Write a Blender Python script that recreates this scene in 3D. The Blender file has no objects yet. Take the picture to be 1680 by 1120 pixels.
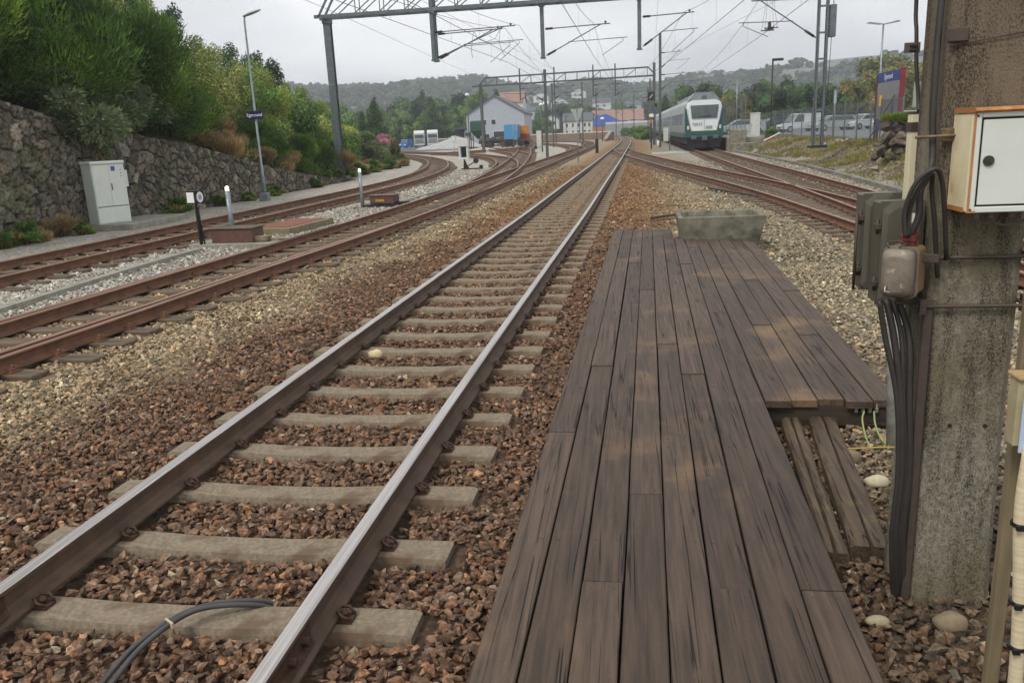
import bpy, bmesh, math, random
import numpy as np
from mathutils import Vector, Matrix
random.seed(7); rng = np.random.default_rng(11)
C = bpy.context.scene.collection
scene = bpy.context.scene

# ------------------------------------------------------------------ camera
CF, CP, CR, CH, CZ = 1350.448, 0.247031, -0.046166, -0.146076, 2.086
_fw = Vector((math.sin(CH)*math.cos(CP), math.cos(CH)*math.cos(CP), -math.sin(CP)))
_rt = Vector((math.cos(CH), -math.sin(CH), 0)); _up = _rt.cross(_fw)
_r = math.cos(CR)*_rt + math.sin(CR)*_up; _u = -math.sin(CR)*_rt + math.cos(CR)*_up
cam = bpy.data.cameras.new('camera'); camo = bpy.data.objects.new('camera', cam); C.objects.link(camo)
cam.sensor_width = 36; cam.lens = 36*CF/1680; cam.clip_start = 0.05; cam.clip_end = 9000
mw = Matrix((_r, _u, -_fw)).transposed().to_4x4(); mw.translation = (0, 0, CZ); camo.matrix_world = mw
scene.camera = camo

# ------------------------------------------------------------------ light
SUN_EL, SUN_AZ = math.radians(48), math.radians(215)      # azimuth from +Y clockwise
w = bpy.data.worlds.new('World'); scene.world = w; w.use_nodes = True
nt = w.node_tree; nt.nodes.clear(); N = nt.nodes.new; Lk = nt.links.new
out = N('ShaderNodeOutputWorld'); bg = N('ShaderNodeBackground'); sky = N('ShaderNodeTexSky')
sky.sky_type = 'NISHITA'; sky.sun_disc = False; sky.sun_elevation = SUN_EL; sky.sun_rotation = SUN_AZ
sky.air_density = 1.0; sky.dust_density = 4.0
tc = N('ShaderNodeTexCoord'); mp = N('ShaderNodeMapping'); mp.inputs['Scale'].default_value = (1, 1, 3.2)
cn = N('ShaderNodeTexNoise'); cn.inputs['Scale'].default_value = 1.9; cn.inputs['Detail'].default_value = 7; cn.inputs['Roughness'].default_value = .52
cr = N('ShaderNodeValToRGB'); cr.color_ramp.elements[0].position = .40; cr.color_ramp.elements[1].position = .62
cr.color_ramp.elements[0].color = (5.9, 6.05, 6.35, 1); cr.color_ramp.elements[1].color = (10.2, 10.2, 10.3, 1)
mx = N('ShaderNodeMix'); mx.data_type = 'RGBA'; mx.inputs[0].default_value = .97
Lk(tc.outputs['Generated'], mp.inputs[0]); Lk(mp.outputs[0], cn.inputs['Vector']); Lk(cn.outputs['Fac'], cr.inputs[0])
Lk(sky.outputs[0], mx.inputs[6]); Lk(cr.outputs[0], mx.inputs[7]); Lk(mx.outputs[2], bg.inputs[0]); Lk(bg.outputs[0], out.inputs[0])
bg.inputs[1].default_value = 0.1
sl = bpy.data.lights.new('sun', 'SUN'); so = bpy.data.objects.new('sun', sl); C.objects.link(so)
sl.energy = 1.5; sl.angle = math.radians(14); sl.color = (1, .95, .87)
sd = Vector((math.sin(SUN_AZ)*math.cos(SUN_EL), math.cos(SUN_AZ)*math.cos(SUN_EL), math.sin(SUN_EL)))
so.rotation_euler = sd.to_track_quat('Z', 'Y').to_euler(); so.location = (0, 0, 60)
scene.view_settings.view_transform = 'Standard'; scene.view_settings.look = 'None'
scene.view_settings.exposure = 0.44; scene.view_settings.gamma = 1
scene.cycles.max_bounces = 5; scene.cycles.volume_bounces = 0; scene.cycles.transparent_max_bounces = 16
scene.cycles.use_denoising = True

# ------------------------------------------------------------------ helpers
def tag(o, label=None, cat=None, group=None, kind=None):
    if label: o['label'] = label
    if cat: o['category'] = cat
    if group: o['group'] = group
    if kind: o['kind'] = kind
    return o
def thing(name, label, cat, loc=(0, 0, 0), rz=0, group=None):
    o = bpy.data.objects.new(name, None); C.objects.link(o); o.location = loc; o.rotation_euler = (0, 0, rz)
    o.empty_display_size = .2
    return tag(o, label, cat, group)
def copy_tree(o, parent=None):
    c = o.copy(); C.objects.link(c); c.parent = parent
    for ch in list(o.children): copy_tree(ch, c)
    return c
def sm(a, b, x):
    t = np.clip((np.asarray(x, float)-a)/(b-a), 0, 1); return t*t*(3-2*t)

class MB:
    """collects shapes, then links them as one mesh object"""
    def __init__(s): s.v = []; s.f = []; s.m = []; s.t = []; s.sm = []
    def add(s, vs, fs, m=0, t=None, smooth=False):
        b = len(s.v); s.v += [tuple(p) for p in vs]
        if t is None: t = random.random()
        for f in fs: s.f.append([b+i for i in f]); s.m.append(m); s.t.append(t); s.sm.append(smooth)
        return s
    def box(s, x0, x1, y0, y1, z0, z1, m=0, t=None, ch=0, M=None):
        if ch > 0:
            c = ch; vs = []
            for z, k in ((z0, c), (z0+c, 0), (z1-c, 0), (z1, c)):
                vs += [(x0+k, y0+c+0*k, z), (x0+c, y0+k, z), (x1-c, y0+k, z), (x1-k, y0+c, z), (x1-k, y1-c, z), (x1-c, y1-k, z), (x0+c, y1-k, z), (x0+k, y1-c, z)]
            fs = [tuple(range(7, -1, -1)), tuple(range(24, 32))]
            for r in range(3):
                for i in range(8): j = (i+1) % 8; fs.append((r*8+i, r*8+j, r*8+8+j, r*8+8+i))
        else:
            vs = [(x, y, z) for z in (z0, z1) for x, y in ((x0, y0), (x1, y0), (x1, y1), (x0, y1))]
            fs = [(3, 2, 1, 0), (4, 5, 6, 7), (0, 1, 5, 4), (1, 2, 6, 5), (2, 3, 7, 6), (3, 0, 4, 7)]
        if M: vs = [M @ Vector(v) for v in vs]
        return s.add(vs, fs, m, t)
    def tube(s, pts, r, n=8, m=0, t=None, cap=True, smooth=True, M=None):
        pts = [Vector(p) for p in pts]; rs = r if isinstance(r, (list, tuple)) else [r]*len(pts)
        vs = []; fs = []; ref = None
        for i, p in enumerate(pts):
            d = (pts[min(i+1, len(pts)-1)]-pts[max(i-1, 0)]).normalized()
            if ref is None: ref = d.orthogonal().normalized()
            a = (ref-d*ref.dot(d)); a = a.normalized() if a.length > 1e-6 else d.orthogonal().normalized()
            ref = a; b = d.cross(a)
            for k in range(n):
                q = 2*math.pi*k/n; vs.append(p+(a*math.cos(q)+b*math.sin(q))*rs[i])
        for i in range(len(pts)-1):
            for k in range(n): j = (k+1) % n; fs.append((i*n+k, i*n+j, i*n+n+j, i*n+n+k))
        if M: vs = [M @ v for v in vs]
        if t is None: t = random.random()
        s.add(vs, fs, m, t, smooth)
        if cap:
            b = len(s.v)-len(vs)
            for f in (list(range(n-1, -1, -1)), [(len(pts)-1)*n+k for k in range(n)]):
                s.f.append([b+i for i in f]); s.m.append(m); s.t.append(t); s.sm.append(False)
        return s
    def bar(s, a, b, wx, wz, m=0, t=None, up=(0, 0, 1)):
        a = Vector(a); b = Vector(b); d = (b-a).normalized(); u = Vector(up)
        if abs(d.dot(u)) > .98: u = Vector((0, 1, 0))
        x = d.cross(u).normalized()*(wx/2); z = x.cross(d).normalized()*(wz/2)
        vs = [p+i*x+j*z for p in (a, b) for i, j in ((-1, -1), (1, -1), (1, 1), (-1, 1))]
        return s.add(vs, [(3, 2, 1, 0), (4, 5, 6, 7), (0, 1, 5, 4), (1, 2, 6, 5), (2, 3, 7, 6), (3, 0, 4, 7)], m, t)
    def prism(s, poly, a, b, axis='y', m=0, t=None, M=None):
        n = len(poly)
        def P(p, h): return {'y': (p[0], h, p[1]), 'x': (h, p[0], p[1]), 'z': (p[0], p[1], h)}[axis]
        vs = [P(p, a) for p in poly]+[P(p, b) for p in poly]
        if M: vs = [M @ Vector(v) for v in vs]
        fs = [tuple(range(n-1, -1, -1)), tuple(range(n, 2*n))]+[(i, (i+1) % n, n+(i+1) % n, n+i) for i in range(n)]
        return s.add(vs, fs, m, t)
    def ball(s, c, r, n=10, m=0, t=None, sq=(1, 1, 1)):
        vs = [(c[0], c[1], c[2]-r*sq[2])]; h = n//2
        for i in range(1, h):
            a = -math.pi/2+math.pi*i/h
            for k in range(n):
                q = 2*math.pi*k/n; vs.append((c[0]+r*sq[0]*math.cos(a)*math.cos(q), c[1]+r*sq[1]*math.cos(a)*math.sin(q), c[2]+r*sq[2]*math.sin(a)))
        vs.append((c[0], c[1], c[2]+r*sq[2])); L = len(vs)-1; fs = []
        for k in range(n):
            j = (k+1) % n; fs.append((0, 1+j, 1+k)); fs.append((L, L-n+k, L-n+j))
            for i in range(h-2): fs.append((1+i*n+k, 1+i*n+j, 1+i*n+n+j, 1+i*n+n+k))
        return s.add(vs, fs, m, t, True)
    def build(s, name, mat, parent=None, kind=None, world=False, weld=False):
        me = bpy.data.meshes.new(name)
        off = Vector((0, 0, 0))
        if world and parent is not None: off = parent.location
        me.from_pydata([(p[0]-off.x, p[1]-off.y, p[2]-off.z) for p in s.v], [], s.f)
        mats = mat if isinstance(mat, (list, tuple)) else [mat]
        for q in mats: me.materials.append(q)
        me.polygons.foreach_set('material_index', s.m); me.polygons.foreach_set('use_smooth', s.sm)
        at = me.attributes.new('tint', 'FLOAT', 'FACE'); at.data.foreach_set('value', s.t)
        me.update()
        o = bpy.data.objects.new(name, me); C.objects.link(o); o.parent = parent
        bm = bmesh.new(); bm.from_mesh(me); bmesh.ops.recalc_face_normals(bm, faces=bm.faces); bm.to_mesh(me); bm.free()
        if kind: o['kind'] = kind
        return o

def raw_mesh(name, V, F, nper, mats, col=None, face_t=None, smooth=False):
    """fast mesh from arrays; F is (nf, nper); col (nv,3) vertex colour 'zone'"""
    me = bpy.data.meshes.new(name); nf = len(F)
    me.vertices.add(len(V)); me.vertices.foreach_set('co', np.ascontiguousarray(V, dtype=np.float32).ravel())
    me.loops.add(nf*nper); me.loops.foreach_set('vertex_index', np.ascontiguousarray(F, dtype=np.int32).ravel())
    me.polygons.add(nf); me.polygons.foreach_set('loop_start', np.arange(0, nf*nper, nper, dtype=np.int32))
    me.polygons.foreach_set('loop_total', np.full(nf, nper, dtype=np.int32))
    me.polygons.foreach_set('use_smooth', np.full(nf, smooth))
    for q in (mats if isinstance(mats, (list, tuple)) else [mats]): me.materials.append(q)
    if col is not None:
        a = me.attributes.new('zone', 'FLOAT_COLOR', 'POINT')
        c4 = np.ones((len(V), 4), np.float32); c4[:, :3] = col; a.data.foreach_set('color', c4.ravel())
    if face_t is not None:
        a = me.attributes.new('tint', 'FLOAT', 'FACE'); a.data.foreach_set('value', np.asarray(face_t, np.float32))
    me.update(calc_edges=True); me.validate(verbose=False)
    o = bpy.data.objects.new(name, me); C.objects.link(o); return o

# ------------------------------------------------------------------ materials
def srgb(r, g, b):
    f = lambda c: (c/255/12.92) if c/255 <= .04045 else ((c/255+.055)/1.055)**2.4
    return (f(r), f(g), f(b), 1)
def mat(name, c1, c2=None, scale=8, rough=.7, metal=0, bump=0, bscale=None, tint=.0, stretch=(1, 1, 1), detail=5, c3=None, s3=2, t3=.6, spec=.5, lo=.35, hi=.65, alpha=1):
    m = bpy.data.materials.new(name); m.use_nodes = True; n = m.node_tree; b = n.nodes['Principled BSDF']
    b.inputs['Roughness'].default_value = rough; b.inputs['Metallic'].default_value = metal; b.inputs['Specular IOR Level'].default_value = spec
    b.inputs['Alpha'].default_value = alpha
    tc = n.nodes.new('ShaderNodeTexCoord'); mp = n.nodes.new('ShaderNodeMapping'); mp.inputs['Scale'].default_value = stretch
    n.links.new(tc.outputs['Object'], mp.inputs[0])
    def noise(sc, dt=detail):
        x = n.nodes.new('ShaderNodeTexNoise'); x.inputs['Scale'].default_value = sc; x.inputs['Detail'].default_value = dt; x.inputs['Roughness'].default_value = .6
        n.links.new(mp.outputs[0], x.inputs['Vector']); return x
    def ramp(src, a, bb):
        r = n.nodes.new('ShaderNodeMapRange'); r.inputs[1].default_value = a; r.inputs[2].default_value = bb; n.links.new(src, r.inputs[0]); return r.outputs[0]
    def mix(f, A, B, blend='MIX'):
        x = n.nodes.new('ShaderNodeMix'); x.data_type = 'RGBA'; x.blend_type = blend
        if isinstance(f, float): x.inputs[0].default_value = f
        else: n.links.new(f, x.inputs[0])
        for i, q in ((6, A), (7, B)):
            if isinstance(q, tuple): x.inputs[i].default_value = q
            else: n.links.new(q, x.inputs[i])
        return x.outputs[2]
    col = c1
    if c2: col = mix(ramp(noise(scale).outputs['Fac'], lo, hi), c1, c2)
    if c3: col = mix(ramp(noise(s3, 8).outputs['Fac'], t3, t3+.1), col, c3)
    if tint:
        a = n.nodes.new('ShaderNodeAttribute'); a.attribute_name = 'tint'
        r = n.nodes.new('ShaderNodeMapRange'); r.inputs[3].default_value = 1-tint; r.inputs[4].default_value = 1+tint; n.links.new(a.outputs['Fac'], r.inputs[0])
        vm = n.nodes.new('ShaderNodeVectorMath'); vm.operation = 'SCALE'
        if isinstance(col, tuple): vm.inputs[0].default_value = col[:3]
        else: n.links.new(col, vm.inputs[0])
        n.links.new(r.outputs[0], vm.inputs['Scale']); col = vm.outputs[0]
    if isinstance(col, tuple): b.inputs['Base Color'].default_value = col
    else: n.links.new(col, b.inputs['Base Color'])
    if bump:
        x = noise(bscale or scale*3, 6); bp = n.nodes.new('ShaderNodeBump'); bp.inputs['Strength'].default_value = 1; bp.inputs['Distance'].default_value = bump
        n.links.new(x.outputs['Fac'], bp.inputs['Height']); n.links.new(bp.outputs[0], b.inputs['Normal'])
    return m

M_rust = mat('rail_rust', srgb(88, 62, 46), srgb(116, 78, 54), 6, .75, .1, .002, 60, c3=srgb(76, 58, 48), s3=1.5)
M_railside = mat('rail_brown', srgb(94, 75, 59), srgb(74, 57, 45), 5, .75, .0, .0015, 60)
M_shine = mat('rail_polished', srgb(206, 202, 200), srgb(168, 160, 152), 30, .36, .9, stretch=(4, .04, 1))
M_rusttop = mat('rail_top_rust', srgb(150, 120, 102), srgb(128, 96, 78), 12, .5, .35, stretch=(1, .1, 1))
M_sleeper = mat('sleeper_concrete', srgb(136, 123, 103), srgb(108, 96, 80), 40, .92, 0, .003, 160, tint=.14, c3=srgb(100, 82, 64), s3=3.5, t3=.54)
M_timber = mat('sleeper_timber', srgb(112, 96, 78), srgb(66, 54, 44), 6, .9, 0, .006, 40, tint=.25, stretch=(.25, 3, 3))
M_timber_rust = mat('sleeper_end_rusty', srgb(120, 78, 52), srgb(86, 60, 46), 6, .9, 0, .006, 40, tint=.2, stretch=(.25, 3, 3))
M_clip = mat('clip_iron', srgb(62, 46, 38), srgb(84, 58, 44), 30, .7, .3, .001, 120)
# ------------------------------------------------------------------ track geometry
def spline(ctrl, step=None):
    P = [Vector((p[0], p[1])) for p in ctrl]; P = [P[0]*2-P[1]]+P+[P[-1]*2-P[-2]]; o = []
    for i in range(1, len(P)-2):
        L = (P[i+1]-P[i]).length; n = max(3, int(L/(step or max(.6, min(4, P[i].y*.04)))))
        for k in range(n):
            t = k/n; a, b, c, d = P[i-1], P[i], P[i+1], P[i+2]
            # centripetal-free Catmull-Rom on chord-scaled tangents
            la, lb, lc = (b-a).length, (c-b).length, (d-c).length
            m1 = ((b-a)/la*lb+(c-b)/lb*la)/(la+lb)*lb if la > 0 else (c-b)
            m2 = ((c-b)/lb*lc+(d-c)/lc*lb)/(lb+lc)*lb if lc > 0 else (c-b)
            t2, t3 = t*t, t**3
            o.append(b*(2*t3-3*t2+1)+m1*(t3-2*t2+t)+c*(-2*t3+3*t2)+m2*(t3-t2))
    o.append(P[-2]); return o
def offset(pl, d):
    o = []
    for i, p in enumerate(pl):
        t = (pl[min(i+1, len(pl)-1)]-pl[max(i-1, 0)]).normalized(); o.append(p+Vector((t.y, -t.x))*d)
    return o
PROF = [(-.07, .0), (.07, .0), (.07, .012), (.02, .028), (.0085, .05), (.0085, .118), (.034, .130), (.036, .150), (.028, .159), (-.028, .159), (-.036, .150), (-.034, .130), (-.0085, .118), (-.0085, .05), (-.02, .028), (-.07, .012)]
def rail_into(mb, pl, z0=.011, far=45):
    prof = PROF; n = len(prof); vs = []; fs = []; ms = []
    for i, p in enumerate(pl):
        t = (pl[min(i+1, len(pl)-1)]-pl[max(i-1, 0)]).normalized(); nr = Vector((t.y, -t.x))
        for a, h in prof: vs.append((p.x+nr.x*a, p.y+nr.y*a, z0+h))
    f0 = []; f1 = []
    for i in range(len(pl)-1):
        for k in range(n):
            j = (k+1) % n; q = (i*n+k, i*n+j, i*n+n+j, i*n+n+k); (f1 if k in (7, 8, 9) else f0).append(q)
    b = len(mb.v); mb.add(vs, f0, 0, .5)
    for f in f1: mb.f.append([b+i for i in f]); mb.m.append(1); mb.t.append(.5); mb.sm.append(False)
    mb.f.append([b+i for i in range(n)]); mb.m.append(0); mb.t.append(.5); mb.sm.append(False)
    e = b+(len(pl)-1)*n
    mb.f.append([e+i for i in range(n-1, -1, -1)]); mb.m.append(0); mb.t.append(.5); mb.sm.append(False)
HG = .7535
T1 = [(-2.18, -3), (-2.15, 0), (-2.13, 3), (-2.08, 6), (-1.97, 11), (-1.76, 20), (-1.58, 31), (-1.25, 50), (-1.02, 65), (-.73, 85), (-.36, 110), (-.2, 130), (-.35, 160), (-1.2, 205), (-3.2, 255), (-6.5, 320), (-13, 420), (-32, 560), (-70, 720)]
T2 = [(-7.15, 4), (-6.98, 6.5), (-6.8, 9), (-6.62, 12), (-6.3, 16), (-6.0, 22), (-5.8, 33), (-5.6, 48), (-5.42, 62), (-5.15, 80), (-4.97, 100), (-5.25, 118), (-6.4, 140), (-8.6, 158), (-12.8, 170), (-20, 179), (-33, 185)]
T3 = [(-11.2, 4), (-11.12, 9), (-11.05, 14), (-10.95, 18), (-10.78, 25), (-10.6, 32), (-10.65, 38), (-11.2, 45), (-12.3, 53), (-13.9, 61), (-16.2, 70.5), (-19.6, 81), (-24.5, 94), (-33, 112), (-45, 134)]
TB = [(-5.85, 27), (-5.9, 33), (-6.45, 42), (-7.2, 52), (-8.5, 66), (-10.2, 83), (-12.4, 102), (-15.0, 130), (-18, 155), (-24, 180)]
TC = [(-7.3, 50), (-8.3, 58), (-10.6, 70), (-13.6, 80), (-18.5, 93), (-27, 111), (-40, 135)]
TD = [(-9.0, 72), (-10.4, 82), (-12.8, 93), (-17, 110), (-24, 135), (-34, 160)]
TE = [(-5.1, 84), (-5.6, 96), (-7.3, 112), (-10.5, 130), (-16, 152), (-26, 178)]
TR1 = [(-.9, 70), (-.6, 76), (-.2, 70)][:0] + [(6.6, 2), (5.9, 8), (5.25, 13), (4.92, 18), (4.55, 24), (4.1, 29), (3.2, 37), (2.05, 48), (.9, 60), (.1, 70), (-.45, 80), (-.6, 88)]
TR2 = [(6.6, 2), (6.05, 8), (5.75, 14), (5.72, 18), (5.78, 23), (5.85, 31), (5.9, 42), (6.05, 60), (6.3, 78), (6.5, 110), (6.6, 150), (6.6, 200)]
def cx(T, y): return np.interp(y, [p[1] for p in T], [p[0] for p in T])

# ------------------------------------------------------------------ ground height and surface colour by place
WALLX = -15.25
def wall_h(y): return np.interp(y, [0, 17, 19.5, 22, 28, 35, 40, 46], [4.6, 3.85, 3.5, 2.95, 2.3, 1.15, .5, 0])
def left_edge(y): return np.minimum(np.where(y < 42, WALLX-.0, WALLX-(y-42)*.12), cx(T3, y)-2.7)
def hgt(x, y):
    x = np.asarray(x, float); y = np.asarray(y, float)
    z = np.zeros(np.broadcast(x, y).shape)-.05
    for T in (T1,): z = z-.018*(1-sm(1.0, 1.35, np.abs(x-cx(T, y))))
    # right-hand bank and car park plateau
    toe = np.interp(y, [0, 10, 28, 42, 58, 73, 100, 160, 400], [6.9, 7.3, 8.05, 8.6, 8.6, 8.3, 8.5, 9.5, 9.5])
    top = toe+np.interp(y, [0, 30, 60, 75], [3.4, 3.6, 3.3, 2.8])
    z = z+sm(0, 1, (x-toe)/(top-toe))*.98*np.interp(y, [0, 100, 170, 260], [1, 1, 1, .3])
    # left bank behind the stone wall
    e = left_edge(y); d = e-.45-x
    hw = wall_h(y)
    sl = np.interp(y, [0, 30, 60, 90, 120, 150], [.42, .42, .3, .16, .03, 0])
    up = np.where(d > 0, hw*sm(0, .3, d)+sl*np.clip(d, 0, 14), 0)
    z = z+up*np.interp(y, [100, 135], [1, 0])
    # low hummocks
    z = z+np.where((x > toe)*(x < top+.5), .05*np.sin(x*3.1+y*.7)*np.sin(y*1.3), 0)
    z = z+np.where(d > .5, .15*np.sin(x*1.1+y*.35)*np.sin(y*.6), 0)
    return z
def S(r, g, b): return np.array(srgb(r, g, b)[:3])
def lerp(a, b, t): t = np.asarray(t)[..., None]; return a*(1-t)+b*t
def n2(x, y, s=1.0, seed=0.0):
    return (np.sin(x*1.7*s+seed+1.3*np.sin(y*1.1*s))+np.sin(y*1.9*s+seed*2+1.7*np.sin(x*.9*s+2))+np.sin((x+y)*3.1*s+seed)*.6)/2.6
BROWN = S(116, 92, 74); DBROWN = S(88, 62, 50); TAN = S(158, 140, 112); PALE = S(176, 170, 158); ORANGE = S(148, 116, 84)
GREYT = S(152, 140, 116); OLIVE = S(118, 112, 72); SOIL = S(92, 76, 60); ASPH = S(98, 102, 108)
def zone(x, y):
    x = np.asarray(x, float); y = np.asarray(y, float); a = cx(T1, y); nz = n2(x, y, .8)*.35+n2(x, y, 3)*.15
    c = lerp(BROWN, ORANGE*.92, sm(9, 26, y+nz*4))
    c = np.broadcast_to(c, x.shape+(3,)).copy()
    dl = a-x
    c = lerp(c, TAN, sm(1.9, 3.1, dl+nz+np.interp(y, [0, 5, 20], [-.5, -.1, .35])))          # tan band left of the main track
    c = lerp(c, PALE, sm(-.3, .4, (cx(T2, y)-1.1)-x+nz*.4))                                   # pale fine gravel left
    dr = x-a
    c = lerp(c, TAN*1.0, sm(2.0, 3.4, dr+nz*1.2)*sm(8, 15, y))
    c = lerp(c, GREYT, sm(3.0, 4.6, dr+nz)*sm(0, 3, y))
    c = lerp(c, SOIL*1.1, sm(2.85, 3.15, dr)*(1-sm(4.2, 5.6, y+nz))*.85)
    c = lerp(c, PALE*.9, sm(0, 1, (x-3.0)+nz*2)*sm(20, 34, y)*.6)
    toe = np.interp(y, [0, 10, 28, 42, 58, 73, 100, 160, 400], [6.9, 7.3, 8.05, 8.6, 8.6, 8.3, 8.5, 9.5, 9.5])
    g = lerp(SOIL*1.35, OLIVE*1.15, sm(-.3, .5, n2(x, y, .9, 4)))
    c = lerp(c, PALE*.75, sm(-.5, .0, x-toe)); c = lerp(c, g, sm(.3, 1.2, x-toe+nz))
    e = left_edge(y)
    c = lerp(c, SOIL*.7, sm(0, .5, e-x+.1)); c = lerp(c, S(74, 82, 40), sm(.5, 1.5, e-x))
    c = lerp(c, ASPH, sm(0, 1, (y-128)/6)*sm(0, 2, (-22-x))*(1-sm(0, 3, (y-330)/6)))
    c = lerp(c, S(140, 143, 146), sm(0, .4, x-(toe+3.6))*sm(20, 30, y)*(1-sm(150, 170, y)))
    c = lerp(c, S(70, 84, 48), sm(0, 1, (y-380)/60))
    return c
def gmat(name, s1, s2, bump, far=False):
    m = bpy.data.materials.new(name); m.use_nodes = True; n = m.node_tree; b = n.nodes['Principled BSDF']; b.inputs['Roughness'].default_value = .92
    b.inputs['Specular IOR Level'].default_value = .25
    at = n.nodes.new('ShaderNodeAttribute'); at.attribute_name = 'zone'
    tc = n.nodes.new('ShaderNodeTexCoord'); vo = n.nodes.new('ShaderNodeTexVoronoi'); vo.inputs['Scale'].default_value = s1; n.links.new(tc.outputs['Object'], vo.inputs['Vector'])
    no = n.nodes.new('ShaderNodeTexNoise'); no.inputs['Scale'].default_value = s2; no.inputs['Detail'].default_value = 6; n.links.new(tc.outputs['Object'], no.inputs['Vector'])
    sp = n.nodes.new('ShaderNodeSeparateColor'); n.links.new(vo.outputs['Color'], sp.inputs[0])
    r1 = n.nodes.new('ShaderNodeMapRange'); r1.inputs[3].default_value = .5; r1.inputs[4].default_value = 1.25; n.links.new(sp.outputs[0], r1.inputs[0])
    r2 = n.nodes.new('ShaderNodeMapRange'); r2.inputs[1].default_value = .3; r2.inputs[2].default_value = .7; r2.inputs[3].default_value = .78; r2.inputs[4].default_value = 1.12; n.links.new(no.outputs['Fac'], r2.inputs[0])
    mu = n.nodes.new('ShaderNodeMath'); mu.operation = 'MULTIPLY'; n.links.new(r1.outputs[0], mu.inputs[0]); n.links.new(r2.outputs[0], mu.inputs[1])
    vm = n.nodes.new('ShaderNodeVectorMath'); vm.operation = 'SCALE'; n.links.new(at.outputs['Color'], vm.inputs[0]); n.links.new(mu.outputs[0], vm.inputs['Scale'])
    n.links.new(vm.outputs[0], b.inputs['Base Color'])
    bp = n.nodes.new('ShaderNodeBump'); bp.inputs['Distance'].default_value = bump; bp.invert = True; n.links.new(vo.outputs['Distance'], bp.inputs['Height']); n.links.new(bp.outputs[0], b.inputs['Normal'])
    return m
def grid(xs, ys, zf):
    X, Y = np.meshgrid(xs, ys); Z = zf(X, Y); V = np.stack([X, Y, Z], -1).reshape(-1, 3); nx, ny = len(xs), len(ys)
    i = (np.arange(ny-1)[:, None]*nx+np.arange(nx-1)[None]).ravel(); return V, np.stack([i, i+1, i+nx+1, i+nx], 1)
xs = np.unique(np.round(np.concatenate([np.arange(-60, -20, 2), np.arange(-20, -14, .3), np.arange(-14, 16, .25), np.arange(16, 60, 3), -np.geomspace(60, 4000, 26), np.geomspace(60, 4000, 26)]), 2))
ys = np.unique(np.round(np.concatenate([np.arange(-12, 0, 1), np.arange(0, 40, .3), np.arange(40, 160, 1.2), np.arange(160, 420, 6), np.geomspace(420, 5000, 26)]), 2))
V, F = grid(xs, ys, lambda x, y: hgt(x, y))
V[:, 2] += rng.normal(0, .006, len(V))*(V[:, 1] < 60)
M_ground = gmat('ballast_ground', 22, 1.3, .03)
GZ = zone(V[:, 0], V[:, 1]); GZ = GZ*np.where((V[:, 1] < 14) & (V[:, 0] > -7.4) & (V[:, 0] < 7), .55, np.where((V[:, 1] < 46) & (V[:, 0] > -9) & (V[:, 0] < 7), .8, 1))[:, None]  # nearest ground darkened: shade in the gaps between stones painted into its colour
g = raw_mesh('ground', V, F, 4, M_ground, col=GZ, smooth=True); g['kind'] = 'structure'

# ------------------------------------------------------------------ tracks
def sleeper_mesh(concrete):
    mb = MB()
    if concrete:
        L = 1.18; st = [(-L, .0), (-L+.03, .0), (-.95, 0), (-.55, -.003), (-.3, -.016), (0, -.019), (.3, -.016), (.55, -.003), (.95, 0), (L-.03, 0), (L, 0)]; vs = []; fs = []
        for i, (x, z) in enumerate(st):
            w = .098 if abs(x) > .6 else .088; e = .012 if abs(x) == L else 0
            vs += [(x, -w-.035, -.17), (x, -w-.012, z-.03-e), (x, -w, z-e), (x, w, z-e), (x, w+.012, z-.03-e), (x, w+.035, -.17)]
        n = 6
        for i in range(len(st)-1):
            for k in range(n): j = (k+1) % n; fs.append((i*n+k, i*n+j, i*n+n+j, i*n+n+k))
        fs += [tuple(range(n)), tuple(range(len(st)*n-1, len(st)*n-n-1, -1))]
        mb.add(vs, fs, 0, .5)
    else:
        mb.box(-1.28, 1.28, -.12, .12, -.15, .008, ch=.012, t=.5)
    return mb
def clip_mesh(mb=None, x=0, sgn=1, M=None):
    mb = mb or MB(); n0 = len(mb.v)
    mb.tube([(x+sgn*.055, -.035, .02), (x+sgn*.02, -.055, .045), (x-sgn*.02, -.03, .058), (x-sgn*.02, .03, .058), (x+sgn*.02, .055, .045), (x+sgn*.055, .035, .02)], .010, 6)
    mb.tube([(x+sgn*.012, 0, .0), (x+sgn*.012, 0, .062)], .012, 6)
    mb.ball((x+sgn*.012, 0, .04), .027, 8, sq=(1, 1, .6)); mb.box(x-.05, x+.06, -.045, .045, .0, .016)
    mb.v[n0:] = [(x+(v[0]-x)*.82, v[1]*.82, v[2]*.88) for v in mb.v[n0:]]
    if M: mb.v[n0:] = [tuple(M @ Vector(v)) for v in mb.v[n0:]]
    return mb
def plate_mesh(mb=None, base=0, M=None):
    mb = mb or MB(); n0 = len(mb.v)
    mb.box(base-.17, base+.17, -.07, .07, .008, .022)
    for sx in (-.115, .115):
        mb.box(base+sx-.03, base+sx+.03, -.05, .05, .02, .05); mb.tube([(base+sx, 0, .02), (base+sx, 0, .085)], .016, 6)
        mb.ball((base+sx*1.15, .03, .05), .022, 6)
    if M: mb.v[n0:] = [tuple(M @ Vector(v)) for v in mb.v[n0:]]
    return mb
SL_C = sleeper_mesh(True).build('sleeper', M_sleeper); SL_T = sleeper_mesh(False).build('sleeper', M_timber)
CL = clip_mesh(sgn=1).build('rail_clip', M_clip); CM = clip_mesh(sgn=-1).build('rail_clip', M_clip); PL = plate_mesh().build('base_plate', M_rust)
for o in (SL_C, SL_T, CL, CM, PL): C.objects.unlink(o)
FIT = dict(c=[(sg*.085+bs, CL.data if sg > 0 else CM.data, 'rail_clip') for sg in (-1, 1) for bs in (-HG, HG)], t=[(bs, PL.data, 'base_plate') for bs in (-HG, HG)]); MESH = dict(c=SL_C.data, t=SL_T.data)
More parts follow.
